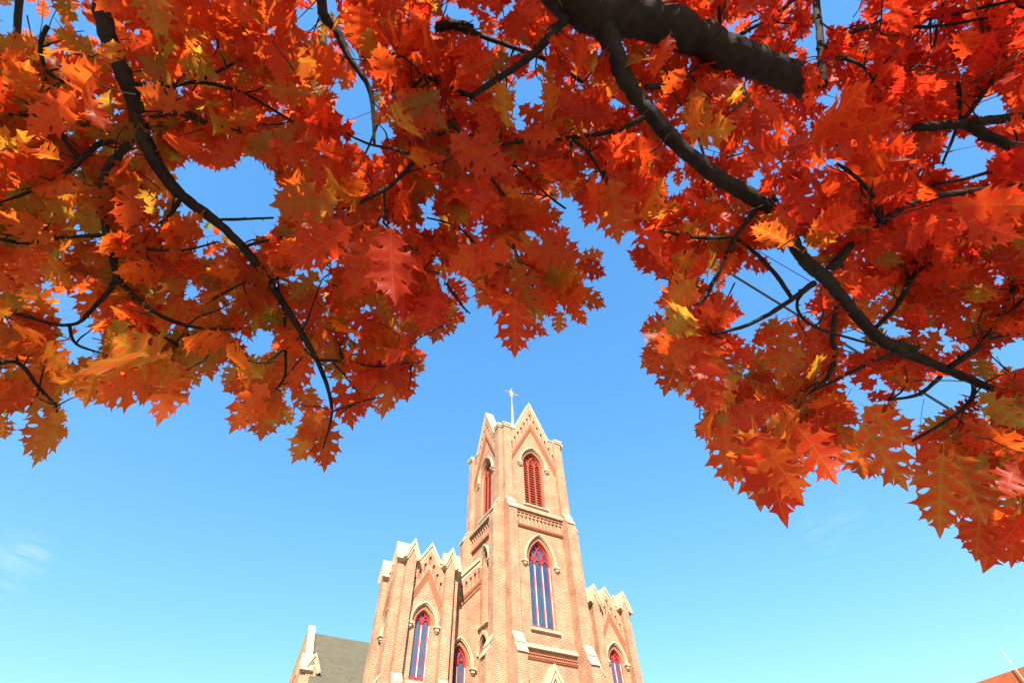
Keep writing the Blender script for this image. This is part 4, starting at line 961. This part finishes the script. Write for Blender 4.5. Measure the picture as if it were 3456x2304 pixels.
IN = np.argwhere(MASK)
EDGE_BAND = FREE & ~erode(FREE, 22); INB = np.argwhere(EDGE_BAND & (PX > -60) & (PX < 2420) & (PY > 300))
def scatter(num, d0, d1, n, size, m=None, pool=None, margin=250, box=None, **kw):
    cnt = 0; pool = IN if pool is None else pool
    while cnt < num:
        i, j = pool[rng.integers(len(pool))]; x = PX[i, j] + rng.uniform(-2, 2); y = PY[i, j] + rng.uniform(-2, 2)
        if box and not (box[0] < x < box[2] and box[1] < y < box[3]): continue
        if not (-margin < x < 2352 + margin and -margin < y): continue
        if not (FREE if m is None else m)[i, j]: continue
        spray(x, y, rng.uniform(d0, d1), rng.integers(*n), size, m, **kw); cnt += 1
# single leaves one can follow in the picture: (base x, base y, tip x, tip y) per crop, with the crop's scale and offset
TRACED = [
 (.3612, 0, 522.7, [(400,1155,290,1505), (370,1150,185,1405), (385,1150,0,1020), (0,1190,30,1350), (640,820,540,1130), (1000,880,640,1110), (1120,850,1085,1195), (1010,830,560,840), (1280,640,1335,970), (1530,850,1415,1030), (1700,990,1455,1290), (1730,1000,1660,1350), (1700,985,1440,1030),
   (2060,1200,1860,1490), (2080,1200,2065,1525), (2100,1230,1880,1330), (1430,620,1000,540), (730,300,490,560), (1900,900,1640,900), (1250,640,1230,900), (1180,860,1270,1010), (980,900,900,1110), (1000,890,1000,1110), (300,760,180,1000), (1110,140,930,350), (1300,180,1260,400), (1290,170,1440,90), (880,300,970,470), (860,300,780,540), (1780,1100,1850,1240), (1980,1010,1950,1160)]),
 (.3473, 612.5, 408.4, [(640,290,270,300), (820,330,820,850), (740,330,570,740), (920,330,1100,610), (560,330,140,560), (860,360,1010,760), (560,520,480,790), (1620,480,1190,620), (1640,560,1780,930), (1600,560,1500,900), (1700,480,2080,500), (1680,540,1940,640), (1560,560,1400,860), (1640,800,1640,1170), (1700,900,1840,1050), (1940,880,1930,1030),
   (2040,570,2230,640), (2060,560,2230,490), (2030,740,2240,850), (2000,790,2090,980), (1190,810,1340,800), (1190,850,1310,960), (1180,850,1250,1030), (1170,850,1100,1090), (1150,850,950,1050), (900,1170,1060,1170), (910,1190,1060,1280), (900,1210,950,1480), (890,1200,760,1520), (880,1190,620,1420), (690,1500,540,1470), (700,1500,770,1560),
   (1500,470,1180,490), (1860,420,2000,330), (1780,300,1560,180), (1700,300,1960,230), (1350,130,1300,330), (1480,130,1700,340), (2230,20,2110,330), (2270,10,2340,430), (2200,60,2060,170), (470,150,40,180), (860,40,460,130), (1000,560,700,560)]),
 (.3912, 1432, 408.4, [(290,850,75,880), (290,940,100,1110), (300,930,140,1150), (350,1000,240,1260), (370,1010,350,1270), (430,1000,530,1390), (450,760,700,800), (250,560,20,440), (200,300,80,540), (900,820,780,960), (960,840,900,1170), (1010,850,1130,1060), (1180,160,1080,350), (960,10,1110,260), (1850,540,1480,620), (1800,150,1500,300), (1850,150,2250,300), (740,300,560,500), (680,450,840,550), (1100,250,1230,310), (1300,560,1160,760), (1760,600,1860,800), (1950,880,2290,960), (1790,880,1680,760), (1850,900,1740,1080), (1420,950,1560,1050), (1500,850,1640,740), (2050,200,2350,140), (1700,20,1480,140), (420,530,200,590), (460,690,180,730)]),
 (.369, 1568, 748.7, [(560,480,280,620), (440,640,495,1085), (480,680,745,1085), (470,660,590,1095), (260,600,265,1000), (200,560,85,690), (690,600,1005,945), (640,620,690,895), (1060,640,1150,925), (1110,600,1395,1000), (1130,500,1425,740), (1590,800,1430,970), (1620,800,1570,1255), (1680,790,1720,1185), (1700,790,1860,1190), (1660,540,1900,750), (1900,620,2140,830), (1850,1130,1840,1445), (1870,1140,1905,1410), (1950,1120,1945,1405), (2040,1180,2082,1490), (2090,1000,2000,1180), (1180,400,1000,160), (1150,420,1320,460), (900,300,640,420), (860,400,560,540), (500,520,700,700), (300,300,0,220), (330,330,140,530), (1500,660,1420,740), (2000,560,2140,640)])]
def traced():
    for sc_, ox, oy, rows in TRACED:
        for bx, by, tx, ty in rows:
            bx, tx = bx*sc_ + ox, tx*sc_ + ox; by, ty = by*sc_ + oy, ty*sc_ + oy
            px = math.hypot(tx - bx, ty - by)*3456/2352; L = rng.uniform(0.14, 0.17)
            d = min(2.4, max(0.95, L*FPX/px)); L = px*d/FPX; t = rng.normal(0, 0.12)*L
            tt = np.linspace(0.1, 0.9, 7); wd = (by - ty)*0.22, (tx - bx)*0.22
            gx = np.concatenate([bx + (tx - bx)*tt + wd[0]*o for o in (-1, 0, 1)]); gy = np.concatenate([by + (ty - by)*tt + wd[1]*o for o in (-1, 0, 1)])
            ii, jj = cell(gx, gy); lim = LIMB_D[ii, jj].max()
            if lim > d and (LIMB_D[ii, jj] > 0).sum() > 1: d = lim + rng.uniform(0.05, 0.2); L = px*d/FPX
            t = min(abs(t), 0.02)*np.sign(t) if lim > 0 else t
            B = at(bx, by, d - t); T = at(tx, ty, d + t); ax = T - B; L = np.linalg.norm(ax)/1.05; ax = ax/np.linalg.norm(ax)
            view = unit((B + T)/2 - CAM)
            nr = view + rng.normal(0, 0.28, 3) + np.array([0, 0, 0.15]); nr = unit(nr - ax*(nr @ ax))
            li = AL[np.argmin(((AP - B)**2).sum(1))]
            tn = tone_for(tx, ty, d); tn = (tn[0], min(tn[1], 0.62), tn[2])
            GROUPS[li].put(B, ax, nr, L, tn, (rng.normal(-0.10, 0.13), rng.normal(0.10, 0.2), rng.normal(0, 0.24), rng.random()))
traced()
for li, q in FINE:
    xy = np.array([(a[0] + (b[0]-a[0])*t, a[1] + (b[1]-a[1])*t) for a, b in zip(q, q[1:]) for t in (0, .5, 1)])
    if not ok_px(xy[:, 0], xy[:, 1], erode(FREE, 3)).all(): continue
    p, r = limb_points(q, 3, 1.5); TW[li].tube([tuple(v) for v in p], [max(v, 0.0012) for v in r], 5)
    for v in p:
        x, y, z = to_px(np.array([tuple(v)])); i, j = cell(x, y); LIMB_D[i, j] = z; LIMB_K[i, j] = np.maximum(LIMB_K[i, j], 1)
    spray(q[-1][0], q[-1][1], q[-1][2] + 0.03, 3, 0.145, twig=False)
INSET = erode(FREE, 4)
# sprays along the traced branches
for S in [s for L in LIMBS for s in L['side']]:
    for (x, y, d, w) in S[1:]:
        spray(x + rng.normal(0, 10), y + rng.normal(0, 10), d - rng.uniform(-0.18, 0.10), 5, 0.138, m=MID)
    x, y, d, w = S[-1]; spray(x, y, d, 7, 0.145, m=MID)
scatter(70, 1.1, 1.65, (3, 6), 0.145, m=INSET)
scatter(45, 1.3, 1.9, (3, 6), 0.14, pool=INB, droop=0.9, m=MID)
scatter(190, 1.6, 2.4, (4, 7), 0.138, m=INSET)
scatter(200, 1.7, 3.0, (4, 7), 0.138, m=INSET, box=(-200, -200, 2600, 560))
scatter(170, 1.95, 3.0, (4, 7), 0.138, m=INSET, box=(1450, -150, 2550, 1050))
scatter(90, 1.95, 3.0, (4, 7), 0.138, m=INSET, box=(350, -150, 1450, 420))
scatter(270, 2.4, 4.2, (4, 7), 0.138, m=DEEP)
scatter(250, 4.2, 7.0, (4, 7), 0.14, m=DEEP)
for G, T, lo in zip(GROUPS, TW, limb_objs):
    G.build("leaves", lo)
    if T.v: T.build("twigs", BARK, lo, smooth=True, fix=False)["kind"] = "stuff"
# the rest of the crown, above and behind the camera, which shades what hangs in view
CR = Leaves()
for _ in range(3600):
    t = rng.uniform(-7, 0.6); s = rng.uniform(-4.5, 4.5); z = 3.0 + rng.uniform(0, 3.5) + max(0, -t)*0.25
    b = np.array([0, 0, z]) + _h*t + _r*s
    x, y, zz = to_px(b[None])
    if zz[0] > 0.3 and -60 < x[0] < 2412 and -60 < y[0] < 1600: continue
    a = rng.random()*6.28; ax = unit(np.array([math.cos(a), math.sin(a), -0.4])); nr = np.array([0, 0, 1.0]) + rng.normal(0, 0.3, 3); nr = unit(nr - ax*(nr @ ax))
    CR.put(b, ax, nr, 0.17, tone_for(1176 + s*200, 300, 2), (-0.1, 0.1, 0, rng.random()))
CR.build("crown", tree)
